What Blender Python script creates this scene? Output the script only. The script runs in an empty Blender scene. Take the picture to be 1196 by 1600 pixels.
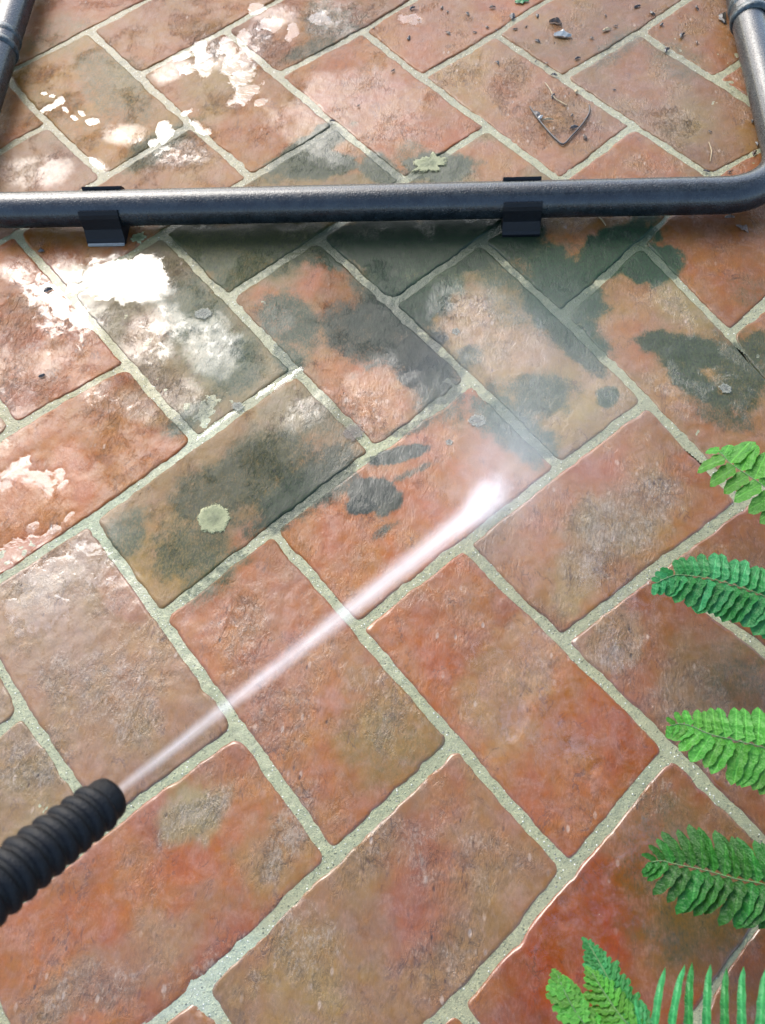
import bpy, bmesh, math, random
import numpy as np
from mathutils import Vector, Matrix, Euler

# ------------------------------------------------------------------ camera, light, exposure
SC = bpy.context.scene
COL = SC.collection
R = math.radians
random.seed(7)
RNG = np.random.default_rng(11)

CAM_P = np.array([.30768, -.26452, .81255])
CAM_E = (.46165, .0552, .0910)
FPX, PW, PH = 1299.4, 1196.0, 1600.0
cam = bpy.data.objects.new('camera', bpy.data.cameras.new('camera'))
COL.objects.link(cam)
cam.location = CAM_P
cam.rotation_euler = CAM_E
cam.data.sensor_fit = 'VERTICAL'
cam.data.sensor_height = 36.0
cam.data.lens = FPX / PH * 36.0
cam.data.clip_start = .01
cam.data.clip_end = 400
cam.data.dof.use_dof = True
cam.data.dof.focus_distance = .93
cam.data.dof.aperture_fstop = 11.0
SC.camera = cam

SUN_DIR = Vector((-.41, .59, .70)).normalized()
SUN_EL = math.asin(SUN_DIR.z)
SUN_AZ = math.atan2(SUN_DIR.x, SUN_DIR.y)
world = bpy.data.worlds.new('World')
SC.world = world
world.use_nodes = True
wn = world.node_tree
bg = wn.nodes['Background']
sky = wn.nodes.new('ShaderNodeTexSky')
sky.sky_type = 'NISHITA'
sky.sun_disc = False
sky.sun_elevation = SUN_EL
sky.sun_rotation = SUN_AZ
sky.air_density = 1.0
sky.dust_density = 3.0
sky.ozone_density = 1.0
wn.links.new(sky.outputs[0], bg.inputs[0])
bg.inputs[1].default_value = .15
sl = bpy.data.lights.new('sun', 'SUN')
sl.energy = .5
sl.angle = R(30)
sl.color = (.90, .99, 1.0)
sun = bpy.data.objects.new('sun', sl)
COL.objects.link(sun)
sun.rotation_euler = (-SUN_DIR).to_track_quat('-Z', 'Y').to_euler()
SC.view_settings.view_transform = 'Standard'
SC.view_settings.look = 'None'
SC.view_settings.gamma = 1.0
SC.view_settings.use_curve_mapping = False
SC.view_settings.exposure = 2.3
SC.cycles.volume_bounces = 5
SC.cycles.max_bounces = 10
SC.cycles.transparent_max_bounces = 16
SC.cycles.use_denoising = True
SC.cycles.sample_clamp_indirect = 4.0

# ------------------------------------------------------------------ projection helpers
RM = np.array(Euler(CAM_E, 'XYZ').to_matrix())


def at(px, py, z=0.0):
    """the world point at height z seen at a photograph pixel"""
    d = RM @ np.array([(px - PW / 2) / FPX, -(py - PH / 2) / FPX, -1.0])
    return CAM_P + (z - CAM_P[2]) / d[2] * d


def at_depth(px, py, t):
    d = RM @ np.array([(px - PW / 2) / FPX, -(py - PH / 2) / FPX, -1.0])
    return CAM_P + t * d


def to_px(x, y, z=0.0):
    d = np.stack([x - CAM_P[0], y - CAM_P[1], z - CAM_P[2] + 0 * x], -1) @ RM
    return PW / 2 + FPX * d[..., 0] / -d[..., 2], PH / 2 - FPX * d[..., 1] / -d[..., 2]


# ------------------------------------------------------------------ numpy noise
def vnoise(x, y, seed):
    x0 = np.floor(x).astype(np.int64)
    y0 = np.floor(y).astype(np.int64)
    fx = x - x0
    fy = y - y0
    fx = fx * fx * fx * (fx * (fx * 6 - 15) + 10)
    fy = fy * fy * fy * (fy * (fy * 6 - 15) + 10)

    def h(i, j):
        n = (i * 374761393 + j * 668265263 + seed * 1274126177) & 0x7fffffff
        n = ((n ^ (n >> 13)) * 1103515245) & 0x7fffffff
        n = ((n ^ (n >> 15)) * 2246822519) & 0x7fffffff
        return ((n ^ (n >> 16)) & 0xffff) / 65535.0
    a = h(x0, y0) * (1 - fx) + h(x0 + 1, y0) * fx
    b = h(x0, y0 + 1) * (1 - fx) + h(x0 + 1, y0 + 1) * fx
    return a * (1 - fy) + b * fy


def fbm(x, y, size, octv=4, seed=0, rough=.5):
    """fractal noise, about -1..1, size = metres (or px) of the largest lump"""
    s = np.zeros_like(x, dtype=float)
    a, tot, f = 1.0, 0.0, 1.0 / size
    for o in range(octv):
        s += a * (vnoise(x * f + 31.7 * o, y * f - 17.3 * o, seed + o * 101) * 2 - 1)
        tot += a
        a *= rough
        f *= 2.03
    return s / tot * 1.6


def lin(c):
    c = np.array(c, float) / 255.0
    return np.where(c <= .04045, c / 12.92, ((c + .055) / 1.055) ** 2.4)


KG = np.array([.385, .345, .275])            # mortar
KCOL = np.array([.305, .192, .102])          # from the brightness the photograph shows to the surface's own reflectance

# ------------------------------------------------------------------ stains and painted sky sheen (places in photograph pixels on the floor plane)
def blob(px, py, cx, cy, rx, ry, ang=0.0, soft=.5, nz=None):
    a = R(ang)
    dx, dy = px - cx, py - cy
    u = (dx * math.cos(a) + dy * math.sin(a)) / rx
    v = (-dx * math.sin(a) + dy * math.cos(a)) / ry
    d = np.sqrt(u * u + v * v)
    if nz is not None:
        d = d + nz
    t = np.clip((1 + soft / 2 - d) / soft, 0, 1)
    return t * t * (3 - 2 * t)


# colour washes, painted sky sheen among them: (cx, cy, rx, ry, angle, (r,g,b), opacity, softness, tile or None)
WASH = [
    (330, 1010, 80, 60, -30, (174, 128, 96), .9, .8, ('c', 0, 0)),
    (620, 1150, 110, 90, 40, (159, 144, 115), .9, .9, ('c', 0, 0)),
    (430, 1080, 60, 90, 40, (172, 137, 125), .8, .8, ('c', 0, 0)),
    (640, 1020, 70, 60, 40, (173, 128, 98), .9, .8, ('c', 1, 1)),
    (800, 1085, 85, 110, 10, (176, 157, 146), .95, .45, ('c', 1, 1)),  # pale lavender sky sheen painted into this tile's colour
    (900, 1120, 60, 70, 40, (167, 125, 94), .85, .6, ('c', 1, 1)),
    (850, 1240, 80, 70, 20, (169, 131, 104), .7, .7, ('c', 1, 1)),
    (1000, 1180, 60, 60, 0, (160, 117, 88), .8, .7, ('c', 1, 1)),
    (1040, 960, 90, 80, 20, (149, 112, 93), .8, .6, ('c', 2, 2)),
    (960, 1000, 45, 60, 20, (164, 153, 144), .8, .5, ('c', 2, 2)),
    (1120, 1070, 80, 90, 0, (140, 131, 124), .8, .8, ('c', 2, 2)),
    (100, 960, 90, 90, 0, (154, 141, 128), .8, .9, ('c', -1, -1)),
    (160, 1120, 90, 70, 0, (159, 145, 125), .8, .9, ('c', -1, -1)),
    (190, 930, 30, 50, -40, (154, 113, 93), .7, .5, ('c', -1, -1)),
    (250, 590, 60, 70, 30, (160, 155, 150), .8, .8, ('c', 1, -3)),
    (330, 540, 80, 60, 20, (139, 153, 149), .9, .8, ('c', 1, -3)),
    (230, 520, 30, 40, 30, (163, 147, 136), .7, .7, ('c', 1, -3)),
    (520, 450, 38, 70, -25, (149, 117, 90), .95, .5, ('c', 2, -2)),
    (425, 480, 26, 50, -30, (180, 149, 136), .95, .4, ('c', 2, -2)),
    (475, 440, 30, 30, 0, (176, 145, 133), .95, .4, ('c', 2, -2)),
    (560, 610, 80, 55, 35, (180, 144, 131), .9, .5, ('c', 2, -2)),
    (420, 410, 50, 40, 0, (136, 141, 120), .8, .8, ('c', 2, -2)),
    (770, 530, 80, 55, 40, (171, 159, 146), .9, .7, ('c', 3, -1)),
    (880, 660, 100, 26, -38, (170, 165, 141), .9, .6, ('c', 3, -1)),
    (710, 420, 60, 60, 0, (153, 149, 134), .8, .8, ('c', 3, -1)),
    (1020, 500, 85, 50, 20, (170, 153, 133), .95, .6, ('c', 4, 0)),
    (1080, 470, 60, 50, 0, (156, 157, 133), .8, .8, ('c', 4, 0)),
    (980, 540, 50, 40, 40, (171, 144, 128), .9, .7, ('c', 4, 0)),
    (1130, 660, 60, 40, 40, (163, 137, 122), .8, .7, ('c', 4, 0)),
    (1160, 520, 40, 60, 0, (138, 128, 98), .8, .7, ('c', 4, 0)),
    (110, 150, 90, 60, 40, (166, 134, 78), .9, .8, ('c', 2, -6)),
    (170, 200, 60, 60, 0, (172, 138, 80), .9, .8, ('c', 2, -6)),
    (340, 120, 60, 60, 20, (154, 141, 112), .8, .8, ('c', 3, -5)),
    (420, 210, 70, 50, 30, (164, 129, 98), .9, .8, ('c', 3, -5)),
    (730, 120, 60, 50, 30, (163, 147, 110), .8, .8, ('c', 5, -3)),
    (820, 150, 60, 60, 30, (167, 139, 125), .8, .8, ('c', 5, -3)),
    (780, 240, 40, 50, 30, (166, 137, 125), .8, .7, ('c', 5, -3)),
    (1090, 190, 60, 40, 30, (154, 145, 126), .8, .8, ('c', 6, -2)),
    (1000, 120, 60, 40, 30, (158, 131, 110), .8, .8, ('c', 6, -2)),
    (170, 890, 60, 60, -30, (156, 153, 138), .9, .8, ('r', -1, 0)),
    (240, 900, 60, 50, -30, (164, 153, 118), .9, .8, ('r', -1, 0)),
    (470, 640, 90, 50, -35, (147, 149, 144), .95, .35, ('r', -1, 0)),
    (430, 730, 40, 50, 0, (154, 145, 118), .8, .7, ('r', -1, 0)),
    (480, 715, 30, 40, 0, (164, 145, 122), .8, .5, ('r', -1, 0)),
    (400, 835, 40, 20, -38, (170, 137, 115), .9, .5, ('r', -1, 0)),
    (418, 808, 11, 11, 0, (174, 137, 115), .95, .3, ('r', -1, 0)),
    (520, 850, 80, 60, -30, (173, 129, 101), .9, .8, ('r', 0, 1)),
    (660, 770, 70, 60, -30, (176, 134, 109), .9, .8, ('r', 0, 1)),
    (790, 700, 80, 50, 20, (174, 153, 141), .8, .9, ('r', 0, 1)),
    (550, 900, 70, 30, -38, (174, 134, 104), .8, .7, ('r', 0, 1)),
    (900, 760, 90, 40, -38, (169, 133, 122), .8, .8, ('r', 1, 2)),
    (960, 830, 90, 60, -38, (160, 153, 141), .85, .7, ('r', 1, 2)),
    (900, 900, 40, 60, 20, (164, 158, 141), .8, .6, ('r', 1, 2)),
    (1080, 730, 40, 24, 0, (160, 118, 98), .9, .5, ('r', 1, 2)),
    (990, 900, 60, 40, -38, (158, 134, 104), .8, .7, ('r', 1, 2)),
    (230, 1400, 190, 60, -32, (174, 129, 101), .9, .8, ('r', 1, -2)),
    (400, 1260, 70, 60, 0, (172, 134, 109), .8, .8, ('r', 1, -2)),
    (300, 1270, 60, 40, -35, (159, 161, 146), .9, .7, ('r', 1, -2)),
    (430, 1350, 60, 70, 20, (162, 149, 128), .8, .8, ('r', 1, -2)),
    (200, 1500, 200, 50, -30, (162, 145, 136), .85, .8, ('r', 1, -2)),
    (480, 1520, 90, 80, 0, (161, 152, 125), .8, .8, ('r', 2, -1)),
    (660, 1380, 60, 110, 15, (162, 125, 112), .8, .9, ('r', 2, -1)),
    (770, 1270, 80, 70, 30, (164, 142, 131), .8, .8, ('r', 2, -1)),
    (700, 1240, 40, 60, 10, (163, 125, 109), .8, .7, ('r', 2, -1)),
    (900, 1480, 110, 90, -30, (162, 107, 85), .9, .9, ('r', 3, 0)),
    (1020, 1260, 80, 60, -40, (154, 125, 114), .8, .8, ('r', 3, 0)),
    (1090, 1450, 110, 90, 0, (142, 121, 94), .9, .8, ('r', 3, 0)),
    (1100, 1290, 70, 60, 0, (152, 137, 120), .8, .8, ('r', 3, 0)),
    (60, 780, 130, 60, -30, (176, 120, 52), .9, .8, ('r', -2, -1)),
    (150, 640, 60, 40, 0, (171, 141, 117), .8, .7, ('r', -2, -1)),
    (190, 700, 60, 60, 30, (170, 129, 98), .9, .7, ('r', -2, -1)),
    (240, 640, 50, 30, 40, (166, 153, 141), .8, .6, ('r', -2, -1)),
    (560, 245, 70, 26, -5, (170, 137, 107), .95, .45, ('r', -3, 2)),
    (760, 250, 80, 30, 0, (169, 141, 118), .95, .5, ('r', -2, 3)),
    (970, 250, 90, 40, 0, (167, 136, 115), .95, .6, ('r', -1, 4)),
    (890, 385, 70, 36, -8, (169, 141, 115), .95, .45, ('r', -1, 4)),
    (300, 255, 70, 30, 10, (170, 153, 139), .9, .7, ('r', -4, 1)),
    (80, 395, 60, 30, 20, (162, 125, 98), .9, .7, ('r', -4, 1)),
    (140, 440, 40, 20, 20, (149, 157, 152), .8, .7, ('r', -4, 1)),
    (60, 480, 90, 60, 30, (174, 153, 141), .8, .9, ('r', -3, -2)),
    (60, 600, 80, 40, -30, (164, 144, 115), .8, .8, ('r', -3, -2)),
]
# algae and moss films: (cx, cy, rx, ry, angle, strength, (r,g,b), softness)
ALGAE = [
    (300, 480, 80, 60, 40, .40, (108, 120, 121), 1.0), (360, 560, 80, 60, 40, .46, (104, 114, 114), 1.0),
    (300, 650, 60, 20, -35, .55, (86, 96, 80), .8),
    (620, 480, 70, 70, 45, .72, (82, 87, 92), .9), (660, 560, 60, 45, 40, .78, (79, 80, 87), .9),
    (560, 520, 70, 50, 40, .58, (89, 89, 89), .9), (450, 500, 60, 40, 40, .55, (108, 114, 111), .8),
    (450, 560, 40, 30, 40, .55, (102, 113, 108), .8), (420, 410, 40, 26, 0, .5, (92, 94, 74), .8),
    (690, 610, 40, 34, -30, .62, (86, 89, 87), .8),
    (560, 440, 20, 50, -30, .5, (86, 70, 57), .9),
    (655, 470, 50, 40, 40, .60, (66, 100, 78), .8), (790, 420, 70, 40, 10, .52, (97, 108, 91), 1.0),
    (880, 500, 90, 34, 42, .66, (66, 100, 78), .8), (850, 620, 50, 36, 0, .56, (108, 116, 108), .8),
    (710, 580, 26, 60, 50, .5, (104, 111, 106), .8), (950, 620, 24, 16, -40, .62, (101, 114, 97), .6),
    (800, 480, 60, 30, 40, .38, (111, 116, 104), 1.0),
    (390, 740, 150, 50, -32, .56, (86, 82, 42), .9), (470, 770, 90, 42, -35, .66, (58, 78, 56), .9),
    (290, 860, 66, 48, -30, .50, (84, 90, 54), .9), (330, 905, 74, 28, -36, .46, (84, 100, 72), .9),
    (200, 830, 30, 50, 20, .50, (111, 114, 101), .9), (510, 660, 60, 40, 0, .36, (111, 114, 114), .9),
    (520, 725, 40, 40, 0, .55, (77, 75, 63), .8),
    (622, 712, 50, 13, -12, .95, (74, 82, 80), .5), (585, 772, 42, 26, -32, 1.0, (65, 72, 70), .4),
    (610, 790, 34, 14, -40, .7, (77, 80, 72), .6), (640, 740, 60, 8, -24, .5, (102, 92, 80), .7),
    (640, 670, 40, 10, -20, .5, (111, 97, 86), .7), (600, 830, 30, 10, -36, .55, (94, 82, 70), .7),
    (800, 665, 80, 34, 42, .62, (114, 126, 125), .9), (690, 640, 40, 30, 0, .45, (108, 109, 97), .8),
    (660, 385, 150, 42, 0, .95, (44, 74, 50), .7), (640, 440, 100, 34, 0, .6, (108, 121, 106), .8),
    (560, 375, 70, 30, 0, .95, (44, 74, 50), .7), (720, 370, 60, 34, 0, .9, (44, 74, 50), .7),
    (430, 370, 110, 36, 0, .80, (101, 94, 58), .8), (330, 380, 70, 40, 20, .62, (108, 101, 63), .8),
    (390, 420, 70, 30, -30, .5, (114, 114, 86), .8),
    (800, 370, 50, 40, 0, .85, (44, 74, 50), .7), (880, 440, 80, 50, 30, .80, (66, 100, 78), .8),
    (960, 395, 80, 34, -38, .85, (66, 100, 78), .7), (1010, 415, 48, 30, 0, .85, (66, 100, 78), .6),
    (900, 545, 70, 16, 40, .6, (87, 99, 77), .7), (1070, 545, 66, 24, 14, .66, (101, 104, 75), .7),
    (1090, 600, 70, 20, 38, .62, (99, 104, 79), .7), (1165, 580, 50, 70, 0, .58, (104, 101, 65), .8),
    (1180, 460, 40, 30, 0, .3, (111, 108, 74), .9), (1130, 640, 60, 30, 20, .45, (114, 104, 82), .9),
    (480, 235, 80, 22, -30, .62, (108, 102, 68), .7), (500, 262, 70, 20, -10, .72, (97, 96, 63), .7),
    (690, 262, 56, 26, 0, .72, (99, 101, 70), .7), (590, 262, 40, 24, 40, .62, (101, 101, 74), .7),
    (640, 240, 30, 20, 0, .4, (120, 102, 60), .8),
    (100, 180, 90, 60, 30, .30, (135, 109, 63), 1.0), (170, 130, 60, 50, 30, .42, (128, 109, 67), .9),
    (210, 170, 30, 30, 0, .4, (114, 101, 67), .9), (240, 230, 70, 20, -32, .5, (120, 108, 67), .9),
    (90, 60, 60, 30, -30, .35, (136, 121, 82), .9), (520, 40, 50, 40, 0, .4, (108, 108, 86), .9),
    (480, 80, 60, 16, -20, .5, (109, 97, 77), .8), (1060, 95, 60, 30, 30, .35, (130, 114, 79), .9),
    (860, 60, 80, 40, 0, .25, (120, 97, 77), 1.0), (960, 80, 50, 20, -35, .4, (114, 108, 97), .9),
    (1090, 1440, 110, 60, 0, .38, (114, 96, 68), 1.0), (1060, 1480, 30, 30, 0, .42, (97, 91, 67), .9),
    (1040, 1300, 60, 60, 0, .34, (114, 104, 82), 1.0), (1000, 1350, 50, 70, 0, .34, (101, 94, 74), 1.0),
    (620, 1160, 90, 60, 0, .26, (135, 121, 87), 1.0), (1150, 1060, 60, 60, 0, .36, (101, 97, 92), 1.0),
    (210, 810, 40, 24, -30, .4, (120, 116, 104), .9),
]
# lime bloom on the burnt clay: (cx, cy, rx, ry, angle, strength)
PALE = [
    (450, 1300, 30, 100, 25, .62), (300, 1280, 90, 30, -35, .55), (440, 1420, 60, 24, -40, .55),
    (330, 1510, 140, 26, -35, .5), (120, 1550, 120, 50, -20, .5), (420, 1490, 30, 90, 30, .46),
    (960, 830, 80, 60, -30, .60), (920, 880, 60, 50, 0, .5), (1010, 780, 60, 40, -30, .5),
    (850, 1010, 40, 60, 30, .42), (640, 1330, 80, 60, 0, .45), (760, 1340, 70, 60, 0, .42),
    (700, 1500, 80, 60, -30, .42), (480, 1480, 60, 60, 0, .5), (1090, 1100, 80, 80, 0, .42),
    (1120, 1160, 60, 60, 0, .45), (1020, 1250, 50, 40, 0, .45), (960, 1010, 50, 60, 0, .46),
    (180, 1080, 90, 80, 0, .48), (60, 900, 50, 60, 0, .4), (90, 1060, 40, 40, 0, .5),
    (440, 1130, 70, 80, 20, .45), (600, 1090, 60, 60, 0, .38), (380, 990, 50, 80, 10, .42),
    (330, 60, 50, 40, 0, .5), (420, 90, 60, 40, 0, .4), (520, 30, 60, 30, 0, .5), (270, 240, 70, 40, 0, .46),
    (1060, 190, 60, 30, 0, .42), (800, 120, 40, 40, 30, .42), (860, 180, 60, 50, 0, .40),
    (60, 500, 70, 80, 30, .42), (30, 620, 60, 30, 0, .4), (240, 600, 60, 40, 20, .45), (280, 430, 40, 30, 0, .35),
    (200, 640, 60, 40, 0, .4), (720, 500, 60, 50, 0, .36), (800, 540, 70, 40, 30, .36), (490, 650, 70, 40, -30, .3),
    (50, 1190, 60, 60, 0, .5), (400, 80, 30, 50, 20, .45), (690, 140, 30, 30, 0, .3),
]
# smooth running water on the tiles: (cx, cy, rx, ry, angle, strength)
WET = [
    (95, 470, 80, 66, 40, .50), (130, 445, 40, 18, 20, .6), (205, 430, 66, 36, 10, .9), (240, 530, 46, 60, 30, .44), (280, 620, 50, 40, 20, .38),
    (30, 425, 40, 26, 0, .46), (160, 620, 40, 20, 30, .4), (220, 640, 40, 24, 30, .4), (60, 560, 50, 30, -20, .36), (60, 770, 130, 70, -32, .30),
    (280, 240, 50, 20, 0, .46), (155, 258, 24, 10, 30, .36), (60, 270, 60, 26, 0, .34), (340, 80, 40, 30, 20, .42), (400, 70, 24, 40, 20, .42),
    (195, 212, 36, 16, 0, .44), (430, 25, 40, 18, 0, .42), (520, 30, 50, 30, 0, .4), (270, 108, 30, 18, -30, .42),
    (480, 640, 60, 30, -32, .5), (430, 500, 30, 30, 0, .2), (600, 620, 80, 60, 0, .4), (770, 520, 100, 60, 30, .5), (330, 540, 60, 50, 0, .4),
    (790, 1090, 110, 120, 30, .9), (880, 1200, 110, 100, 30, .7), (920, 1440, 130, 110, -20, .85), (650, 1020, 60, 60, 0, .6),
    (1000, 950, 80, 60, 0, .6), (950, 900, 60, 60, 0, .55), (300, 1550, 90, 60, -30, 1.0), (190, 930, 40, 60, -40, .7), (100, 920, 70, 60, 0, .6),
    (330, 1000, 70, 60, -30, .5), (330, 1370, 200, 60, -32, .5), (660, 1400, 160, 120, -30, .6), (500, 1480, 90, 80, 0, .5), (440, 1130, 90, 90, 0, .5),
    (560, 180, 130, 80, 0, .35), (760, 760, 140, 80, -35, .6), (1060, 1430, 140, 120, 0, .6), (950, 830, 110, 70, -35, .6), (1050, 500, 90, 60, 0, .4),
    (1000, 160, 160, 80, 0, .3), (130, 1050, 110, 90, 0, .6), (1100, 1080, 90, 90, 0, .6), (150, 1520, 150, 50, -30, .6),
]
# standing puddles: name -> [(cx, cy, rx, ry, angle)...]
PUDDLES = {
    'a': [(368, 100, 22, 34, -14), (382, 120, 14, 14, 0), (352, 74, 10, 18, 0), (312, 78, 16, 12, 20), (318, 98, 14, 20, 0),
          (294, 108, 16, 8, -20), (384, 148, 26, 11, -34), (408, 160, 10, 5, -20), (288, 88, 14, 6, -24)],
    'b': [(78, 168, 12, 5, -20), (92, 160, 9, 5, -30), (103, 172, 8, 4, 30), (116, 184, 7, 4, 40), (128, 178, 6, 4, 30), (145, 190, 9, 5, 0),
          (70, 146, 5, 3, 0), (82, 150, 4, 3, 0), (152, 256, 15, 5, 40)],
    'c': [(256, 208, 16, 14, -40), (240, 222, 10, 6, -30), (290, 176, 10, 5, -20), (308, 196, 14, 8, 40), (324, 206, 9, 5, 0)],
    'd': [(205, 418, 42, 20, -8), (235, 430, 26, 26, 30), (170, 420, 30, 14, -24), (180, 446, 46, 24, 10)],
    'e': [(78, 460, 24, 14, 20), (96, 478, 20, 16, 40), (124, 496, 14, 22, -30), (112, 452, 10, 10, 0)],
    'f': [(340, 353, 40, 6, 0), (452, 352, 26, 6, 0), (378, 350, 16, 4, 0), (218, 353, 10, 5, 0), (228, 350, 26, 5, 0), (120, 353, 24, 4, 0)],
    'g': [(20, 738, 28, 10, -34), (34, 724, 14, 9, -40), (62, 748, 28, 12, 20), (76, 766, 8, 18, -10), (94, 742, 8, 10, 0),
          (100, 758, 12, 5, -40), (46, 752, 10, 5, 0), (20, 862, 30, 14, -24), (52, 848, 20, 9, -20), (80, 834, 20, 8, -34),
          (54, 822, 12, 8, -30), (104, 812, 14, 5, -36), (8, 882, 14, 8, 0), (44, 726, 8, 6, 0), (4, 760, 12, 10, 0)],
    'h': [(308, 1552, 22, 20, -20), (290, 1570, 14, 6, -30), (345, 1510, 46, 6, -44), (270, 1578, 34, 6, -32), (240, 1592, 26, 6, -24),
          (316, 1572, 10, 10, 0), (345, 1598, 8, 6, 0)],
    'i': [(934, 1426, 13, 7, 20), (880, 1412, 10, 5, 0), (870, 1438, 6, 3, 0), (884, 1444, 4, 3, 0), (895, 1436, 4, 3, 0), (800, 1120, 22, 30, 10),
          (905, 1170, 22, 12, 20), (930, 1200, 10, 5, -40), (880, 1440, 20, 4, 30)],
    'j': [(450, 594, 30, 5, -36), (415, 612, 18, 5, -36), (360, 650, 20, 4, -36), (330, 672, 20, 4, -36)],
    'l': [(800, 1085, 56, 70, 15), (770, 1040, 40, 30, 10), (850, 1150, 36, 30, 30), (745, 1110, 20, 30, 10), (905, 1165, 26, 20, 10)],
    'm': [(980, 925, 50, 16, -38), (930, 890, 20, 40, 20), (960, 1010, 26, 40, 10), (1010, 930, 22, 40, 30)],
    'n': [(960, 1400, 80, 50, -30), (880, 1470, 60, 40, -40), (1000, 1330, 40, 40, -40)],
    'o': [(90, 900, 70, 26, -30), (60, 950, 40, 40, 0), (150, 880, 30, 30, 0)],
    'k': [(640, 30, 16, 8, 0), (424, 40, 18, 10, -10), (400, 14, 12, 8, 0), (500, 30, 16, 8, 0), (380, 60, 12, 10, 0), (455, 48, 10, 14, 0)],
}


def wash_noise(px, py):
    return fbm(px, py, 46, 5, 5, .58) * .30 + fbm(px, py, 12, 3, 9, .6) * .10


def paint(x, y, base, key, seed):
    """per-vertex colour of the clay, its stains and painted sheen at world points on the floor"""
    px, py = to_px(x, y)
    nz = wash_noise(px, py)
    col = np.tile(lin(base) * KCOL, (len(x), 1))
    col *= (1 + .16 * fbm(px, py, 120, 4, seed + 3))[:, None]
    for cx, cy, rx, ry, an, c, op, soft, k in WASH:
        if k is not None and k != key:
            continue
        m = (blob(px, py, cx, cy, rx, ry, an, soft, nz) * op)[:, None]
        col = col * (1 - m) + lin(c) * KCOL * m
    mean = lin((166, 130, 108)) * KCOL
    col = mean * (col / mean) ** 1.25
    alg, acol = paint_algae(px, py, nz)
    pale = np.zeros(len(x))
    for cx, cy, rx, ry, an, s in PALE:
        pale = np.maximum(pale, s * blob(px, py, cx, cy, rx, ry, an, 1.0, nz))
    wet = .10 + .42 * np.clip((py - 420) / 260, 0, 1) + .14 * np.clip((px - 480) / 200, 0, 1) * np.clip((420 - py) / 60, 0, 1)
    wet = wet * (1 - .75 * blob(px, py, 60, 770, 120, 70, -32, .8))
    wet = wet * (1 - .55 * blob(px, py, 300, 580, 110, 100, 40, .9))
    wet = wet * (1 - .72 * blob(px, py, 340, 800, 210, 130, -32, .9)) * (1 - .5 * blob(px, py, 620, 560, 260, 160, 10, 1.0))
    wet = wet * (1 - .45 * blob(px, py, 620, 850, 150, 90, -32, .9)) * (1 - .5 * blob(px, py, 160, 650, 150, 90, -32, .9))
    for cx, cy, rx, ry, an, s in WET:
        wet = np.maximum(wet, s * blob(px, py, cx, cy, rx, ry, an, .9, nz))
    return col, alg, acol, pale, wet


def paint_algae(px, py, nz):
    alg = np.zeros(len(px))
    acc = np.zeros((len(px), 3))
    wsum = np.full(len(px), 1e-4)
    acc += lin((90, 92, 74)) * 1e-4
    for cx, cy, rx, ry, an, s, c, soft in ALGAE:
        b = blob(px, py, cx, cy, rx * 1.04, ry * 1.04, an, soft * 1.1, nz * 1.1)
        alg = np.maximum(alg, min(1.0, s * 1.18) * b)
        w = (b * s) ** 2
        acc += w[:, None] * lin(c)
        wsum += w
    return alg, acc / wsum[:, None] * np.array([.140, .200, .118])


def puddle_field(px, py):
    nz = fbm(px, py, 16, 4, 21, .6) * .45
    out = {}
    for k, bl in PUDDLES.items():
        f = np.zeros(len(px))
        for b in bl:
            f = np.maximum(f, blob(px, py, *b, .9, nz))
        out[k] = f
    return out


# ------------------------------------------------------------------ mesh and node helpers
def make_mesh(name, verts, faces, mat=None, smooth=True):
    me = bpy.data.meshes.new(name)
    me.from_pydata([tuple(v) for v in np.asarray(verts).tolist()] if not isinstance(verts, list) else verts, [], faces)
    if mat:
        me.materials.append(mat)
    if smooth:
        me.polygons.foreach_set('use_smooth', np.ones(len(me.polygons), bool))
    me.update()
    return me


def fast_quads(name, verts, quads, mat):
    me = bpy.data.meshes.new(name)
    me.vertices.add(len(verts))
    me.vertices.foreach_set('co', np.asarray(verts, np.float32).ravel())
    q = np.asarray(quads, np.int32)
    me.loops.add(q.size)
    me.loops.foreach_set('vertex_index', q.ravel())
    me.polygons.add(len(q))
    me.polygons.foreach_set('loop_start', np.arange(0, q.size, 4, dtype=np.int32))
    me.polygons.foreach_set('loop_total', np.full(len(q), 4, np.int32))
    me.polygons.foreach_set('use_smooth', np.ones(len(q), bool))
    me.materials.append(mat)
    me.update(calc_edges=True)
    return me


def attr_f(me, name, vals):
    a = me.attributes.new(name, 'FLOAT', 'POINT')
    a.data.foreach_set('value', np.asarray(vals, np.float32))


def attr_c(me, name, vals):
    a = me.attributes.new(name, 'FLOAT_COLOR', 'POINT')
    v = np.ones((len(vals), 4), np.float32)
    v[:, :3] = vals
    a.data.foreach_set('color', v.ravel())


def link(name, me, parent=None, loc=None):
    o = bpy.data.objects.new(name, me)
    COL.objects.link(o)
    if loc is not None:
        o.location = loc
    if parent is not None:
        o.parent = parent
    return o


def tag(o, label=None, cat=None, group=None, kind=None):
    for k, v in (('label', label), ('category', cat), ('group', group), ('kind', kind)):
        if v:
            o[k] = v
    return o


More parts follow.
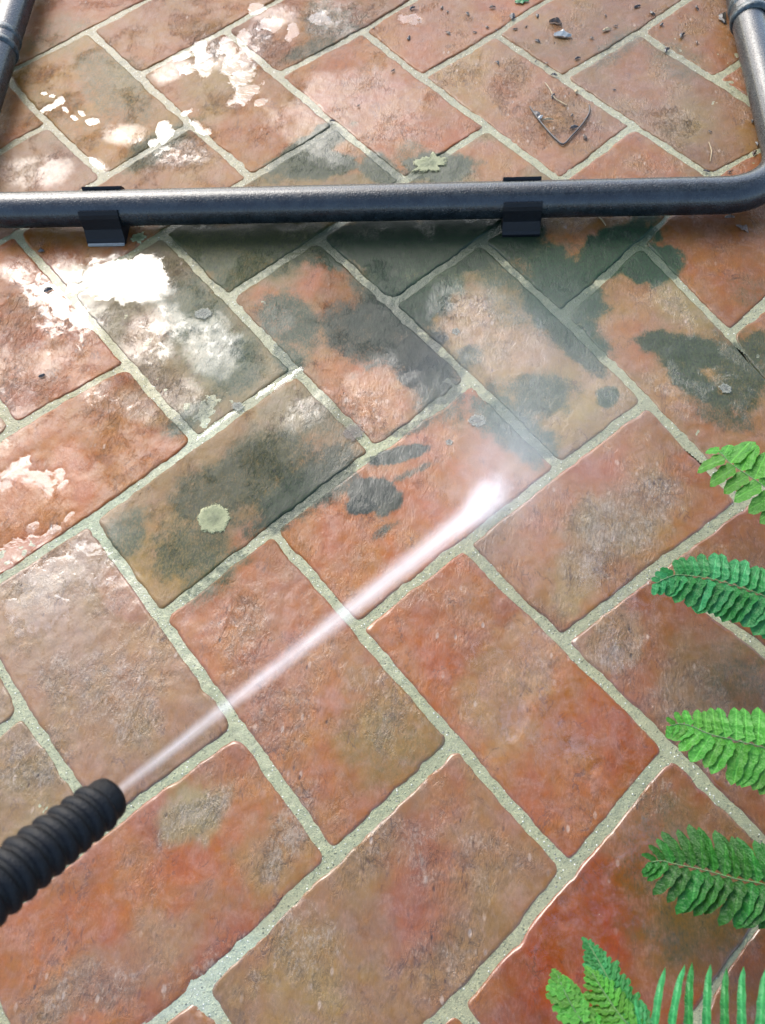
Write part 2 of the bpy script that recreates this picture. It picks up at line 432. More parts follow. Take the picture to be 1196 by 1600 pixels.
class NT:
    def __init__(self, name):
        self.mat = bpy.data.materials.new(name)
        self.mat.use_nodes = True
        self.t = self.mat.node_tree
        self.t.nodes.clear()
        self.out = self.t.nodes.new('ShaderNodeOutputMaterial')

    def n(self, typ, **kw):
        nd = self.t.nodes.new(typ)
        for k, v in kw.items():
            setattr(nd, k, v)
        return nd

    def put(self, sock, v):
        if isinstance(v, bpy.types.NodeSocket):
            self.t.links.new(v, sock)
        elif v is not None:
            sock.default_value = v

    def math(self, op, a, b=None, c=None, clamp=False):
        nd = self.n('ShaderNodeMath', operation=op, use_clamp=clamp)
        for i, v in enumerate((a, b, c)):
            if v is not None:
                self.put(nd.inputs[i], v)
        return nd.outputs[0]

    def mix(self, f, a, b, typ='MIX'):
        nd = self.n('ShaderNodeMix', data_type='RGBA', blend_type=typ)
        self.put(nd.inputs[0], f)
        for s, v in ((nd.inputs[6], a), (nd.inputs[7], b)):
            if isinstance(v, tuple) and len(v) == 3:
                v = (*v, 1)
            self.put(s, v)
        return nd.outputs[2]

    def ramp(self, v, lo, hi, a=0.0, b=1.0):
        nd = self.n('ShaderNodeMapRange', interpolation_type='SMOOTHSTEP')
        self.put(nd.inputs[0], v)
        for i, x in enumerate((lo, hi, a, b)):
            self.put(nd.inputs[1 + i], x)
        return nd.outputs[0]

    def noise(self, vec, scale, detail=4.0, rough=.55, dist=0.0):
        nd = self.n('ShaderNodeTexNoise')
        self.put(nd.inputs['Vector'], vec)
        nd.inputs['Scale'].default_value = scale
        nd.inputs['Detail'].default_value = detail
        nd.inputs['Roughness'].default_value = rough
        nd.inputs['Distortion'].default_value = dist
        return nd.outputs[0]

    def voro(self, vec, scale, feature='F1'):
        nd = self.n('ShaderNodeTexVoronoi', feature=feature)
        self.put(nd.inputs['Vector'], vec)
        nd.inputs['Scale'].default_value = scale
        return nd.outputs[0]

    def attr(self, name, col=False):
        nd = self.n('ShaderNodeAttribute', attribute_name=name)
        return nd.outputs['Color'] if col else nd.outputs['Fac']

    def pos(self):
        return self.n('ShaderNodeNewGeometry').outputs['Position']

    def objco(self):
        return self.n('ShaderNodeTexCoord').outputs['Object']

    def bump(self, h, strength, dist, normal=None):
        nd = self.n('ShaderNodeBump')
        self.put(nd.inputs['Height'], h)
        self.put(nd.inputs['Strength'], strength)
        nd.inputs['Distance'].default_value = dist
        if normal is not None:
            self.put(nd.inputs['Normal'], normal)
        return nd.outputs[0]

    def bsdf(self, **kw):
        nd = self.n('ShaderNodeBsdfPrincipled')
        for k, v in kw.items():
            if isinstance(v, tuple) and len(v) == 3:
                v = (*v, 1)
            self.put(nd.inputs[k.replace('_', ' ')], v)
        return nd.outputs[0]

    def done(self, s, disp=None):
        self.t.links.new(s, self.out.inputs['Surface'])
        return self.mat


# ------------------------------------------------------------------ materials of the floor
def tile_material():
    m = NT('wet_terracotta')
    p = m.pos()
    mp = m.n('ShaderNodeMapping')
    mp.inputs['Scale'].default_value = (1.0, .5, 1.0)
    m.put(mp.inputs['Vector'], p)
    pv = mp.outputs[0]                                   # the clay was drawn out one way when it was struck
    big = m.noise(p, 16, 5, .6)
    mid = m.noise(p, 75, 6, .65, .6)
    fine = m.noise(pv, 420, 5, .7)
    flake = m.noise(p, 46, 8, .72, .7)
    grain = m.noise(pv, 300, 7, .74)
    speck = m.noise(p, 900, 2, .6)
    col = m.attr('col', True)
    alg, pale, wet = m.attr('algae'), m.attr('pale'), m.attr('wet')
    # where the skin of the tile has worn off it is rough, elsewhere smooth
    rf = m.math('ADD', m.math('MULTIPLY', m.noise(p, 17, 6, .62, .5), 1.0), m.math('MULTIPLY', pale, .22))
    worn = m.ramp(rf, .46, .66)
    v = m.math('ADD', m.math('MULTIPLY', mid, .7), m.math('MULTIPLY', fine, .5))
    v = m.ramp(v, .36, .84, .66, 1.36)
    v = m.math('ADD', 1.0, m.math('MULTIPLY', m.math('SUBTRACT', v, 1.0), m.math('ADD', .38, m.math('MULTIPLY', worn, .62))))
    hs = m.n('ShaderNodeHueSaturation')
    m.put(hs.inputs['Value'], v)
    m.put(hs.inputs['Hue'], m.ramp(big, .3, .7, .492, .512))
    m.put(hs.inputs['Saturation'], m.ramp(flake, .35, .65, 1.12, .96))
    m.put(hs.inputs['Color'], col)
    c = hs.outputs[0]
    # dusty pink scuffs and lime
    scuff = m.math('MULTIPLY', m.ramp(m.math('ADD', m.math('MULTIPLY', flake, .6), m.math('MULTIPLY', fine, .4)), .50, .62), .17)
    c = m.mix(scuff, c, (.19, .100, .075))
    pf = m.math('ADD', pale, m.math('MULTIPLY', m.math('SUBTRACT', flake, .5), 1.4))
    pf = m.math('ADD', pf, m.math('MULTIPLY', m.math('SUBTRACT', fine, .5), 1.3))
    c = m.mix(m.math('MULTIPLY', m.ramp(pf, .42, .86), .40), c, (.185, .165, .125))
    # dark grit, pinholes and bright worn points
    grit = m.ramp(m.math('ADD', m.noise(pv, 230, 6, .78, .3), m.math('MULTIPLY', m.math('SUBTRACT', speck, .5), .35)), .60, .70)
    c = m.mix(m.math('MULTIPLY', grit, m.math('ADD', .12, m.math('MULTIPLY', worn, .55))), c, (.045, .018, .011))
    pinh = m.n('ShaderNodeTexVoronoi')
    m.put(pinh.inputs['Vector'], pv)
    pinh.inputs['Scale'].default_value = 150
    psep = m.n('ShaderNodeSeparateColor')
    m.put(psep.inputs[0], pinh.outputs['Color'])
    hole = m.math('MULTIPLY', m.ramp(pinh.outputs[0], .08, .26, 1.0, 0.0), m.ramp(psep.outputs[0], .84, .88))
    hole = m.math('MULTIPLY', hole, m.math('ADD', .35, m.math('MULTIPLY', worn, .65)))
    c = m.mix(m.math('MULTIPLY', hole, .8), c, (.022, .010, .007))
    wear = m.math('MULTIPLY', m.ramp(pinh.outputs[0], .14, .36, 1.0, 0.0), m.ramp(psep.outputs[1], .86, .90))
    c = m.mix(m.math('MULTIPLY', wear, m.math('MULTIPLY', worn, .55)), c, (.26, .20, .155))
    # hairline cracks and drag marks
    ridge = m.math('ABSOLUTE', m.math('SUBTRACT', m.noise(pv, 38, 6, .62, .9), .5))
    crack = m.math('MULTIPLY', m.ramp(ridge, .004, .016, 1.0, 0.0), m.ramp(m.noise(p, 22, 3, .5), .52, .62))
    c = m.mix(m.math('MULTIPLY', crack, .55), c, (.036, .015, .010))
    # algae
    an = m.math('ADD', m.math('MULTIPLY', m.math('SUBTRACT', m.noise(p, 70, 8, .74, .6), .5), 1.7),
                m.math('MULTIPLY', m.math('SUBTRACT', m.noise(pv, 520, 3, .7), .5), 2.0))
    af = m.math('ADD', alg, m.math('MULTIPLY', an, m.ramp(alg, .04, .25, 0.0, .60)))
    film = m.math('MULTIPLY', m.ramp(m.math('ADD', alg, m.math('MULTIPLY', an, .52)), .04, .70), m.ramp(alg, .1, .8, .35, .95))
    ac = m.attr('acol', True)
    c = m.mix(m.math('MULTIPLY', film, m.ramp(alg, .02, .10)), c, ac)
    dk = m.mix(m.ramp(m.noise(pv, 420, 3, .7), .35, .7), ac, (.006, .008, .006))
    c = m.mix(m.math('MULTIPLY', m.ramp(af, .46, .84), .80), c, dk)
    flakes = m.ramp(m.noise(pv, 95, 6, .7, .35), .46, .54)
    h = m.math('ADD', m.math('MULTIPLY', grain, 1.0), m.math('MULTIPLY', fine, .30))
    h = m.math('ADD', h, m.math('MULTIPLY', flakes, .40))
    h = m.math('SUBTRACT', h, m.math('ADD', m.math('MULTIPLY', hole, .45), m.math('MULTIPLY', crack, .35)))
    ws = m.math('ADD', m.math('ADD', .16, m.math('MULTIPLY', worn, .46)), m.math('MULTIPLY', m.ramp(pale, .2, .55), .42))
    nrm = m.bump(h, m.math('MULTIPLY', ws, m.ramp(wet, .2, 1.0, 1.0, .55)), .0032)
    rough = m.math('ADD', m.ramp(wet, .1, .9, .52, .36), m.math('MULTIPLY', m.math('SUBTRACT', mid, .5), .25))
    b = m.bsdf(Base_Color=c, Roughness=m.math('MAXIMUM', rough, .06), Normal=nrm, IOR=1.36)
    # the thin water that runs over the clay, its skin broken by the grain
    bs = b.node
    bs.inputs['Specular IOR Level'].default_value = .3
    wn_ = m.math('ADD', wet, m.math('MULTIPLY', m.math('SUBTRACT', m.noise(p, 60, 6, .72, .5), .5), m.ramp(wet, .1, .4, .0, 1.0)))
    film2 = m.ramp(wn_, .34, .56)
    m.put(bs.inputs['Coat Weight'], m.math('MAXIMUM', m.math('MULTIPLY', film2, .90), m.ramp(wet, .1, .4, .0, .45)))
    m.put(bs.inputs['Coat Roughness'], m.math('SUBTRACT', .10, m.math('MULTIPLY', film2, .06)))
    wnrm = m.bump(h, m.math('MULTIPLY', ws, m.math('MULTIPLY', m.math('SUBTRACT', 1.0, m.math('MULTIPLY', film2, .80)), m.ramp(wet, .3, 1.0, 1.0, .6))), .0026)
    bs.inputs['Coat IOR'].default_value = 1.42
    m.put(bs.inputs['Coat Normal'], wnrm)
    return m.done(b)


def grout_material():
    m = NT('pale_sandy_mortar')
    p = m.pos()
    col = m.attr('col', True)
    alg, wet = m.attr('algae'), m.attr('wet')
    n = m.noise(p, 140, 6, .7)
    f = m.noise(p, 700, 4, .7)
    v = m.voro(p, 330)
    hs = m.n('ShaderNodeHueSaturation')
    m.put(hs.inputs['Color'], col)
    m.put(hs.inputs['Value'], m.ramp(m.math('ADD', m.math('MULTIPLY', n, .6), m.math('MULTIPLY', f, .5)), .3, .85, .62, 1.28))
    c = hs.outputs[0]
    grain = m.n('ShaderNodeTexVoronoi', feature='F1')
    m.put(grain.inputs['Vector'], p)
    grain.inputs['Scale'].default_value = 300
    gr = m.ramp(grain.outputs[0], .12, .32, 1.0, 0.0)
    sep = m.n('ShaderNodeSeparateColor')
    m.put(sep.inputs[0], grain.outputs['Color'])
    white = m.math('MULTIPLY', gr, m.ramp(sep.outputs[0], .70, .76))
    dark = m.math('MULTIPLY', gr, m.ramp(sep.outputs[1], .76, .82))
    c = m.mix(m.math('MULTIPLY', white, .9), c, (.46, .46, .40))
    c = m.mix(m.math('MULTIPLY', dark, .75), c, (.020, .018, .013))
    an = m.math('MULTIPLY', m.math('SUBTRACT', m.noise(p, 120, 6, .7, .5), .5), 1.6)
    af = m.math('ADD', m.math('MULTIPLY', alg, 1.08), m.math('MULTIPLY', an, m.ramp(alg, .1, .35, 0, .6)))
    c = m.mix(m.math('MULTIPLY', m.ramp(af, .40, .78), .85), c, m.attr('acol', True))
    c = m.mix(m.math('MULTIPLY', m.ramp(m.noise(p, 60, 6, .75, 1.0), .58, .72), .5), c, (.042, .042, .020))
    h = m.math('ADD', m.math('MULTIPLY', n, .6), m.math('ADD', m.math('MULTIPLY', f, .4), m.math('MULTIPLY', gr, .25)))
    nrm = m.bump(h, .85, .0040)
    b = m.bsdf(Base_Color=c, Roughness=m.ramp(n, .3, .7, .30, .55), Normal=nrm, IOR=1.38)
    m.put(b.node.inputs['Coat Weight'], m.ramp(wet, .1, .6, .3, 1.0))
    b.node.inputs['Coat Roughness'].default_value = .09
    b.node.inputs['Coat IOR'].default_value = 1.33
    m.put(b.node.inputs['Coat Normal'], m.bump(n, .3, .003))
    return m.done(b)


def water_material():
    m = NT('standing_water')
    p = m.pos()
    d = m.attr('depth')
    n = m.noise(p, 55, 3, .5, .4)
    nrm = m.bump(m.math('ADD', n, m.math('MULTIPLY', m.noise(p, 240, 4, .6), .06)), .16, .004)
    fac = m.ramp(m.math('ADD', d, m.math('ADD', m.math('MULTIPLY', m.math('SUBTRACT', m.noise(p, 85, 6, .66, 1.1), .5), 2.0), m.math('MULTIPLY', m.math('SUBTRACT', m.noise(p, 420, 3, .6), .5), .25))), .28, .66)
    lw = m.n('ShaderNodeLayerWeight')
    lw.inputs['Blend'].default_value = .5
    m.put(lw.inputs['Normal'], nrm)
    fr = m.math('ADD', .024, m.math('MULTIPLY', m.math('POWER', lw.outputs['Facing'], 5.0), .976))
    tr = m.n('ShaderNodeBsdfTransparent')
    gl = m.n('ShaderNodeBsdfGlossy')
    gl.inputs['Roughness'].default_value = .03
    gl.inputs['Color'].default_value = (1, 1, 1, 1)
    m.put(gl.inputs['Normal'], nrm)
    wat = m.n('ShaderNodeMixShader')
    m.put(wat.inputs[0], m.math('MULTIPLY', fr, fac))
    m.put(wat.inputs[1], tr.outputs[0])
    m.put(wat.inputs[2], gl.outputs[0])
    return m.done(wat.outputs[0])


TILE_M = tile_material()
GROUT_M = grout_material()
WATER_M = water_material()

# ------------------------------------------------------------------ the joints of the paving
U = .15
S2 = U / math.sqrt(2)
NODES = {(0, 0): (253, 953), (0, 1): (434, 830), (0, 2): (577, 705), (0, 3): (724, 591), (1, 3): (872, 716), (1, 1): (562, 971),
         (1, 2): (736, 848), (1, 4): (1020, 613), (2, 2): (887, 998), (-1, 0): (141, 812), (-1, 1): (301, 685), (-1, 2): (450, 588),
         (2, 0): (520, 1325), (2, 1): (704, 1160), (1, 0): (368, 1142), (3, 1): (884, 1356), (3, 2): (1057, 1194), (-2, 2): (362, 458),
         (-2, 3): (505, 375), (-1, 3): (625, 475), (-1, 4): (775, 384), (0, 4): (905, 482), (0, 5): (1025, 395), (1, 5): (1176, 496),
         (-3, 2): (261, 370), (-3, 1): (112, 453), (-4, 1): (25, 365), (-2, 1): (186, 566), (-2, 0): (24, 667), (0, -1): (38, 1113),
         (3, 0): (712, 1568), (-5, 3): (221, 118), (-5, 4): (351, 47), (-4, 3): (291, 198), (-4, 4): (434, 118), (-3, 3): (384, 273),
         (-3, 4): (517, 195), (-4, 5): (567, 48), (-3, 5): (656, 125), (-2, 4): (626, 283), (-2, 5): (749, 204), (-3, 6): (774, 53),
         (-2, 6): (885, 122), (-1, 6): (997, 206), (-1, 5): (877, 278), (-2, 7): (999, 50), (-1, 7): (1118, 125), (0, 6): (1113, 276),
         (-6, 3): (140, 48), (-5, 2): (75, 193), (-4, 2): (148, 268), (2, 3): (1026, 890), (2, 4): (1148, 782), (2, -1): (310, 1546),
         (1, -1): (165, 1292), (2, 5): (1290, 690), (4, 2): (1240, 1360), (4, 1): (1090, 1590), (2, 6): (1400, 600)}


def ideal(u, v):
    return np.array([(u + v) * S2, (v - u) * S2])


_shift = {k: at(*p)[:2] - ideal(*k) for k, p in NODES.items()}


def node(u, v):
    """the joint crossing, from the photograph where it shows, else continued from the nearest ones"""
    if (u, v) in _shift:
        return ideal(u, v) + _shift[(u, v)]
    w = np.zeros(2)
    ws = .0
    for (a, b), s in _shift.items():
        q = 1.0 / ((a - u) ** 2 + (b - v) ** 2) ** 2
        w += q * s
        ws += q
    return ideal(u, v) + w / ws * .6


def _straighten():
    for _ in range(4):
        for (u, v) in list(_shift):
            for a, b in (((u - 1, v), (u + 1, v)), ((u, v - 1), (u, v + 1))):
                if a not in _shift or b not in _shift:
                    continue
                # which way does the unbroken joint run through this crossing?
                along_u = a[1] == b[1]
                if (along_u and STRAIGHT_U(u, v)) or (not along_u and STRAIGHT_V(u, v)):
                    m = (_shift[a] + _shift[b]) / 2
                    _shift[(u, v)] = _shift[(u, v)] * .45 + m * .55


def STRAIGHT_U(u, v):
    # a column tile to one side of this crossing spans u-1 .. u+1
    return (u - 1 - v) % 4 == 0 or (u - 1 - (v - 1)) % 4 == 0


def STRAIGHT_V(u, v):
    # a row tile to one side spans v-1 .. v+1
    return (v - 1 - u - 1) % 4 == 0 or (v - 1 - (u - 1) - 1) % 4 == 0


_straighten()


def tile_keys(rng):
    ks = []
    for c in range(-rng, rng + 1):
        for s in range(-rng * 2, rng * 2):
            if (s - c) % 4 == 0:
                ks.append(('c', c, s))
            if (s - c - 1) % 4 == 0:
                ks.append(('r', c, s))
    return ks


def tile_nodes(key):
    """six joint crossings round a tile: [ (long 0,1,2) x (short 0,1) ]"""
    k, c, s = key
    if k == 'c':
        return [[(s + i, c + j) for j in (0, 1)] for i in (0, 1, 2)]
    return [[(c + 1 - j, s + i) for j in (0, 1)] for i in (0, 1, 2)]


TILE_COL = {
    ('c', -1, -1): (156, 137, 122), ('c', -2, -2): (150, 139, 124), ('c', 0, 0): (167, 131, 109), ('c', 1, 1): (170, 129, 104),
    ('c', 2, 2): (151, 123, 110), ('c', 1, -3): (147, 149, 141), ('c', 2, -2): (160, 145, 136), ('c', 3, -1): (158, 152, 138),
    ('c', 4, 0): (161, 145, 126), ('c', 2, -6): (153, 137, 101), ('c', 3, -5): (163, 133, 101), ('c', 4, -4): (164, 126, 96),
    ('c', 5, -3): (161, 136, 117), ('c', 6, -2): (156, 136, 117), ('r', -1, 0): (152, 141, 120), ('r', -1, 4): (154, 134, 112),
    ('r', 0, 1): (175, 136, 112), ('r', 0, -3): (154, 145, 126), ('r', 0, 5): (162, 129, 110), ('r', 1, 2): (164, 139, 123),
    ('r', 1, -2): (169, 129, 107), ('r', 2, 3): (150, 121, 104), ('r', 2, -1): (160, 141, 125), ('r', 3, 0): (156, 115, 94),
    ('r', 4, 1): (153, 120, 98), ('r', -2, -1): (169, 129, 98), ('r', -2, 3): (149, 144, 122), ('r', -3, 2): (145, 137, 112),
    ('r', -3, -2): (168, 142, 125), ('r', -4, 1): (160, 133, 107), ('r', -4, 5): (162, 128, 101), ('r', -3, 6): (154, 131, 110),
    ('r', -2, 7): (156, 129, 106), ('r', -5, 0): (169, 150, 142), ('r', -5, 4): (159, 129, 107), ('r', -6, 3): (161, 131, 104),
    ('c', 1, -7): (163, 129, 99)}

PALETTE = [(167, 129, 106), (160, 134, 115), (154, 129, 109), (170, 134, 109), (158, 141, 122), (162, 123, 98)]
JW = .0084


def fine_axis(length, edge=(0, .0008, .0019, .0033, .0052, .0078), step=.0034):
    n = max(2, int((length - 2 * edge[-1]) / step))
    mid = np.linspace(edge[-1], length - edge[-1], n + 1)
    return np.concatenate([edge[:-1], mid, [length - e for e in reversed(edge[:-1])]])


def tile_shape(key, coarse=False):
    """local verts (world xy, z), quads"""
    nd = tile_nodes(key)
    P = np.array([[node(*q) for q in row] for row in nd])        # 3 x 2 x 2
    L = (np.linalg.norm(P[1, 0] - P[0, 0]) + np.linalg.norm(P[2, 0] - P[1, 0]))
    W = np.linalg.norm(P[0, 1] - P[0, 0])
    l, w = L - JW, W - JW
    if coarse:
        A = np.array([0, .004, l - .004, l])
        B = np.array([0, .004, w - .004, w])
    else:
        A, B = fine_axis(l), fine_axis(w)
    a, b = np.meshgrid(A, B, indexing='ij')
    a0, b0 = a.ravel() - l / 2, b.ravel() - w / 2
    # rounded corners
    sd = (key[1] * 131 + key[2] * 17 + (7 if key[0] == 'c' else 0)) % 997
    rr = .0050 + .0060 * ((sd * 37 % 100) / 100.0)
    da, db = np.abs(a0) - (l / 2 - rr), np.abs(b0) - (w / 2 - rr)
    inc = (da > 0) & (db > 0)
    mx = np.maximum(da, db)
    hyp = np.hypot(da, db) + 1e-9
    sc = np.where(inc, mx / hyp, 1.0)
    a1 = np.where(inc, np.sign(a0) * (l / 2 - rr + da * sc), a0)
    b1 = np.where(inc, np.sign(b0) * (w / 2 - rr + db * sc), b0)
    e = np.where(inc, rr - mx, np.minimum(l / 2 - np.abs(a0), w / 2 - np.abs(b0)))
    # quadratic along the length, linear across
    t = (a1 + L / 2) / L
    s = (b1 + W / 2) / W
    h0, h1, h2 = 2 * (t - .5) * (t - 1), 4 * t * (1 - t), 2 * t * (t - .5)
    lo = h0[:, None] * P[0, 0] + h1[:, None] * P[1, 0] + h2[:, None] * P[2, 0]
    hi = h0[:, None] * P[0, 1] + h1[:, None] * P[1, 1] + h2[:, None] * P[2, 1]
    xy = lo * (1 - s[:, None]) + hi * s[:, None]
    x, y = xy[:, 0], xy[:, 1]
    na, nb = len(A), len(B)
    ii = np.arange(na * nb).reshape(na, nb)
    quads = np.stack([ii[:-1, :-1], ii[1:, :-1], ii[1:, 1:], ii[:-1, 1:]], -1).reshape(-1, 4)
    d1, d3 = xy[quads[0, 1]] - xy[quads[0, 0]], xy[quads[0, 3]] - xy[quads[0, 0]]
    if d1[0] * d3[1] - d1[1] * d3[0] < 0:
        quads = quads[:, ::-1]
    rim = np.concatenate([ii[:, 0], ii[-1, 1:], ii[-2::-1, -1], ii[0, -2:0:-1]])
    return x, y, e, quads, rim, sd


def skirt(verts, quads, rim, drop):
    n = len(verts)
    low = verts[rim].copy()
    low[:, 2] = drop
    vs = np.concatenate([verts, low])
    m = len(rim)
    k = np.arange(m)
    k2 = (k + 1) % m
    sk = np.stack([rim[k], rim[k2], n + k2, n + k], -1)
    # orient by the top's winding
    q = np.concatenate([quads, sk])
    return vs, q


MARG = 60


def in_frame(x, y, m=MARG):
    px, py = to_px(x, y)
    return (px > -m) & (px < PW + m) & (py > -m) & (py < PH + m)


# mortar bed, a real sheet a little below the tiles
def build_patio():
    st = .0028
    gx = np.arange(-.66, .96, st)
    gy = np.arange(-.46, 1.16, st)
    X, Y = np.meshgrid(gx, gy, indexing='ij')
    x, y = X.ravel(), Y.ravel()
    inside = in_frame(x, y, 90)
    # position in the pattern, to drop the bed well inside the tiles
    u = (x - y) / (2 * S2)
    v = (x + y) / (2 * S2)
    near = np.zeros(len(x), bool)
    iu, iv = np.floor(u).astype(int), np.floor(v).astype(int)
    fu, fv = u - iu, v - iv
    lim = .30
    # cell (iu, iv) belongs to a column tile when (iu - iv) mod 4 in (0, 1), else to a row tile
    d = (iu - iv) % 4
    colt = (d == 0) | (d == 1)
    near |= colt & ((fv < lim) | (fv > 1 - lim))
    near |= colt & (d == 0) & (fu < lim)
    near |= colt & (d == 1) & (fu > 1 - lim)
    e = (iv - iu - 1) % 4
    rowt = ~colt
    near |= rowt & ((fu < lim) | (fu > 1 - lim))
    near |= rowt & (e == 0) & (fv < lim)
    near |= rowt & (e == 1) & (fv > 1 - lim)
    keep = (inside & near).reshape(X.shape)
    ii = np.arange(x.size).reshape(X.shape)
    kq = keep[:-1, :-1] & keep[1:, :-1] & keep[1:, 1:] & keep[:-1, 1:]
    quads = np.stack([ii[:-1, :-1], ii[1:, :-1], ii[1:, 1:], ii[:-1, 1:]], -1)[kq]
    used = np.unique(quads)
    remap = np.full(x.size, -1)
    remap[used] = np.arange(len(used))
    quads = remap[quads]
    x, y = x[used], y[used]
    px, py = to_px(x, y)
    z = -.0010 + .0004 * fbm(x, y, .03, 4, 41) + .0003 * fbm(x, y, .006, 2, 43)
    nz = wash_noise(px, py)
    base = lin((180, 188, 160)) * KG
    col = np.tile(base, (len(x), 1))

    def lay(cx, cy, rx, ry, an, c, op, soft=1.0):
        nonlocal col
        k = (blob(px, py, cx, cy, rx, ry, an, soft, nz) * op)[:, None]
        col = col * (1 - k) + lin(c) * KG * k
    lay(200, 150, 300, 220, 0, (158, 152, 112), .9)
    lay(700, 60, 400, 100, 0, (162, 160, 130), .8)
    lay(150, 520, 190, 180, 30, (172, 172, 128), .9)
    lay(200, 1150, 330, 300, 0, (190, 204, 178), .85)
    lay(150, 800, 90, 90, 0, (182, 202, 178), .9)
    lay(600, 1200, 330, 260, 0, (180, 194, 164), .7)
    lay(330, 1530, 130, 60, -35, (196, 218, 204), .9)
    lay(1050, 1300, 170, 120, 40, (168, 182, 158), .8)
    lay(970, 800, 200, 200, 0, (168, 178, 154), .7)
    lay(300, 690, 70, 30, -35, (204, 220, 200), .8)
    lay(590, 700, 60, 30, -35, (194, 206, 172), .8)
    lay(540, 640, 40, 60, 40, (110, 112, 70), .7)
    alg, acol = paint_algae(px, py, nz)
    wet = np.full(len(x), .15)
    for b in WET:
        wet = np.maximum(wet, b[5] * blob(px, py, *b[:5], .9, nz))
    me = fast_quads('patio', np.stack([x, y, z], 1), quads, GROUT_M)
    attr_c(me, 'col', col)
    attr_c(me, 'acol', acol)
    attr_f(me, 'algae', alg)
    attr_f(me, 'wet', wet)
    o = link('patio', me)
    tag(o, kind='structure')
    return o


PATIO = build_patio()


def build_tile(key):
    x, y, e, quads, rim, sd = tile_shape(key)
    # hand-cut outline, a little wavy, chipped here and there
    nearw = np.clip(1 - e / .02, 0, 1)
    wx, wy = fbm(x, y, .022, 4, 61, .55), fbm(x, y, .022, 4, 67, .55)
    x = x + .0016 * wx * nearw
    y = y + .0016 * wy * nearw
    base = TILE_COL.get(key, PALETTE[sd % len(PALETTE)])
    col, alg, acol, pale, wet = paint(x, y, base, key, sd)
    px, py = to_px(x, y)
    pud = np.max(np.stack([f for k, f in puddle_field(px, py).items() if k not in 'lmno']), 0)
    cx, cy = x.mean(), y.mean()
    rel = .0005 * fbm(x, y, .07, 4, 71, .5) + .00026 * fbm(x, y, .009, 3, 73, .6)
    chip = np.clip(fbm(x, y, .018, 3, 77) - .25, 0, 1)
    rw = .0026 + .004 * chip
    edge = np.clip(1 - e / rw, 0, 1)
    r = np.random.default_rng(sd)
    tx, ty, tz = r.uniform(-.003, .003), r.uniform(-.003, .003), r.uniform(-.0002, .0006)
    z = rel - .0030 * edge ** 1.8 + tx * (x - cx) + ty * (y - cy) + tz
    z = z * (1 - .75 * np.clip(pud * 1.3, 0, 1)) - .0010 * np.clip(pud * 1.3, 0, 1)
    # flat-bottomed spall in one tile by the pipe
    verts = np.stack([x - cx, y - cy, z], 1)
    vs, qs = skirt(verts, quads, rim, -.012)
    me = fast_quads('tile', vs, qs, TILE_M)
    ext = lambda a: np.concatenate([a, a[rim]])
    attr_c(me, 'col', ext(col))
    attr_c(me, 'acol', ext(acol))
    attr_f(me, 'algae', ext(alg))
    attr_f(me, 'pale', ext(pale))
    attr_f(me, 'wet', ext(wet))
    link('tile', me, PATIO, (cx, cy, 0))


far_v, far_q, far_c = [], [], []
nfar = 0
for key in tile_keys(16):
    P = np.array([node(*q) for row in tile_nodes(key) for q in row])
    c = P.mean(0)
    if abs(c[0] - .2) > 1.5 or abs(c[1] - .3) > 1.5:
        continue
    Pm = np.concatenate([P, (P[:-1] + P[1:]) / 2, [c]])
    if in_frame(Pm[:, 0], Pm[:, 1], 12).any():
        build_tile(key)
    else:
        x, y, e, quads, rim, sd = tile_shape(key, True)
        z = np.where(e < .001, -.0036, 0.0) + .0008 * fbm(x, y, .05, 3, 71)
        vs, qs = skirt(np.stack([x, y, z], 1), quads, rim, -.012)
        far_v.append(vs)
        far_q.append(qs + nfar)
        nfar += len(vs)
        far_c.append(np.tile(lin(PALETTE[sd % len(PALETTE)]) * KCOL, (len(vs), 1)))
far_v, far_q, far_c = np.concatenate(far_v), np.concatenate(far_q), np.concatenate(far_c)
me = fast_quads('outer_tiles', far_v, far_q, TILE_M)
attr_c(me, 'col', far_c)
attr_c(me, 'acol', np.tile(lin((90, 92, 74)) * KCOL, (nfar, 1)))
fx, fy = far_v[:, 0], far_v[:, 1]
attr_f(me, 'algae', np.clip(fbm(fx, fy, .4, 3, 91) * .6, 0, .7))
attr_f(me, 'pale', np.full(nfar, .35))
attr_f(me, 'wet', np.clip(.4 + .3 * fbm(fx, fy, .3, 3, 93), 0, 1))
tag(link('outer_tiles', me, PATIO), kind='stuff')

# the ground the paving lies on, out to the horizon
gm = fast_quads('ground', [(-60, -60, -.0075), (60, -60, -.0075), (60, 60, -.0075), (-60, 60, -.0075)], [(0, 1, 2, 3)], GROUT_M)
attr_c(gm, 'col', np.tile(lin((150, 146, 120)) * KCOL, (4, 1)))
attr_c(gm, 'acol', np.tile(lin((90, 92, 74)) * KCOL, (4, 1)))
attr_f(gm, 'algae', np.full(4, .2))
attr_f(gm, 'wet', np.full(4, .2))
tag(link('ground', gm), kind='structure')

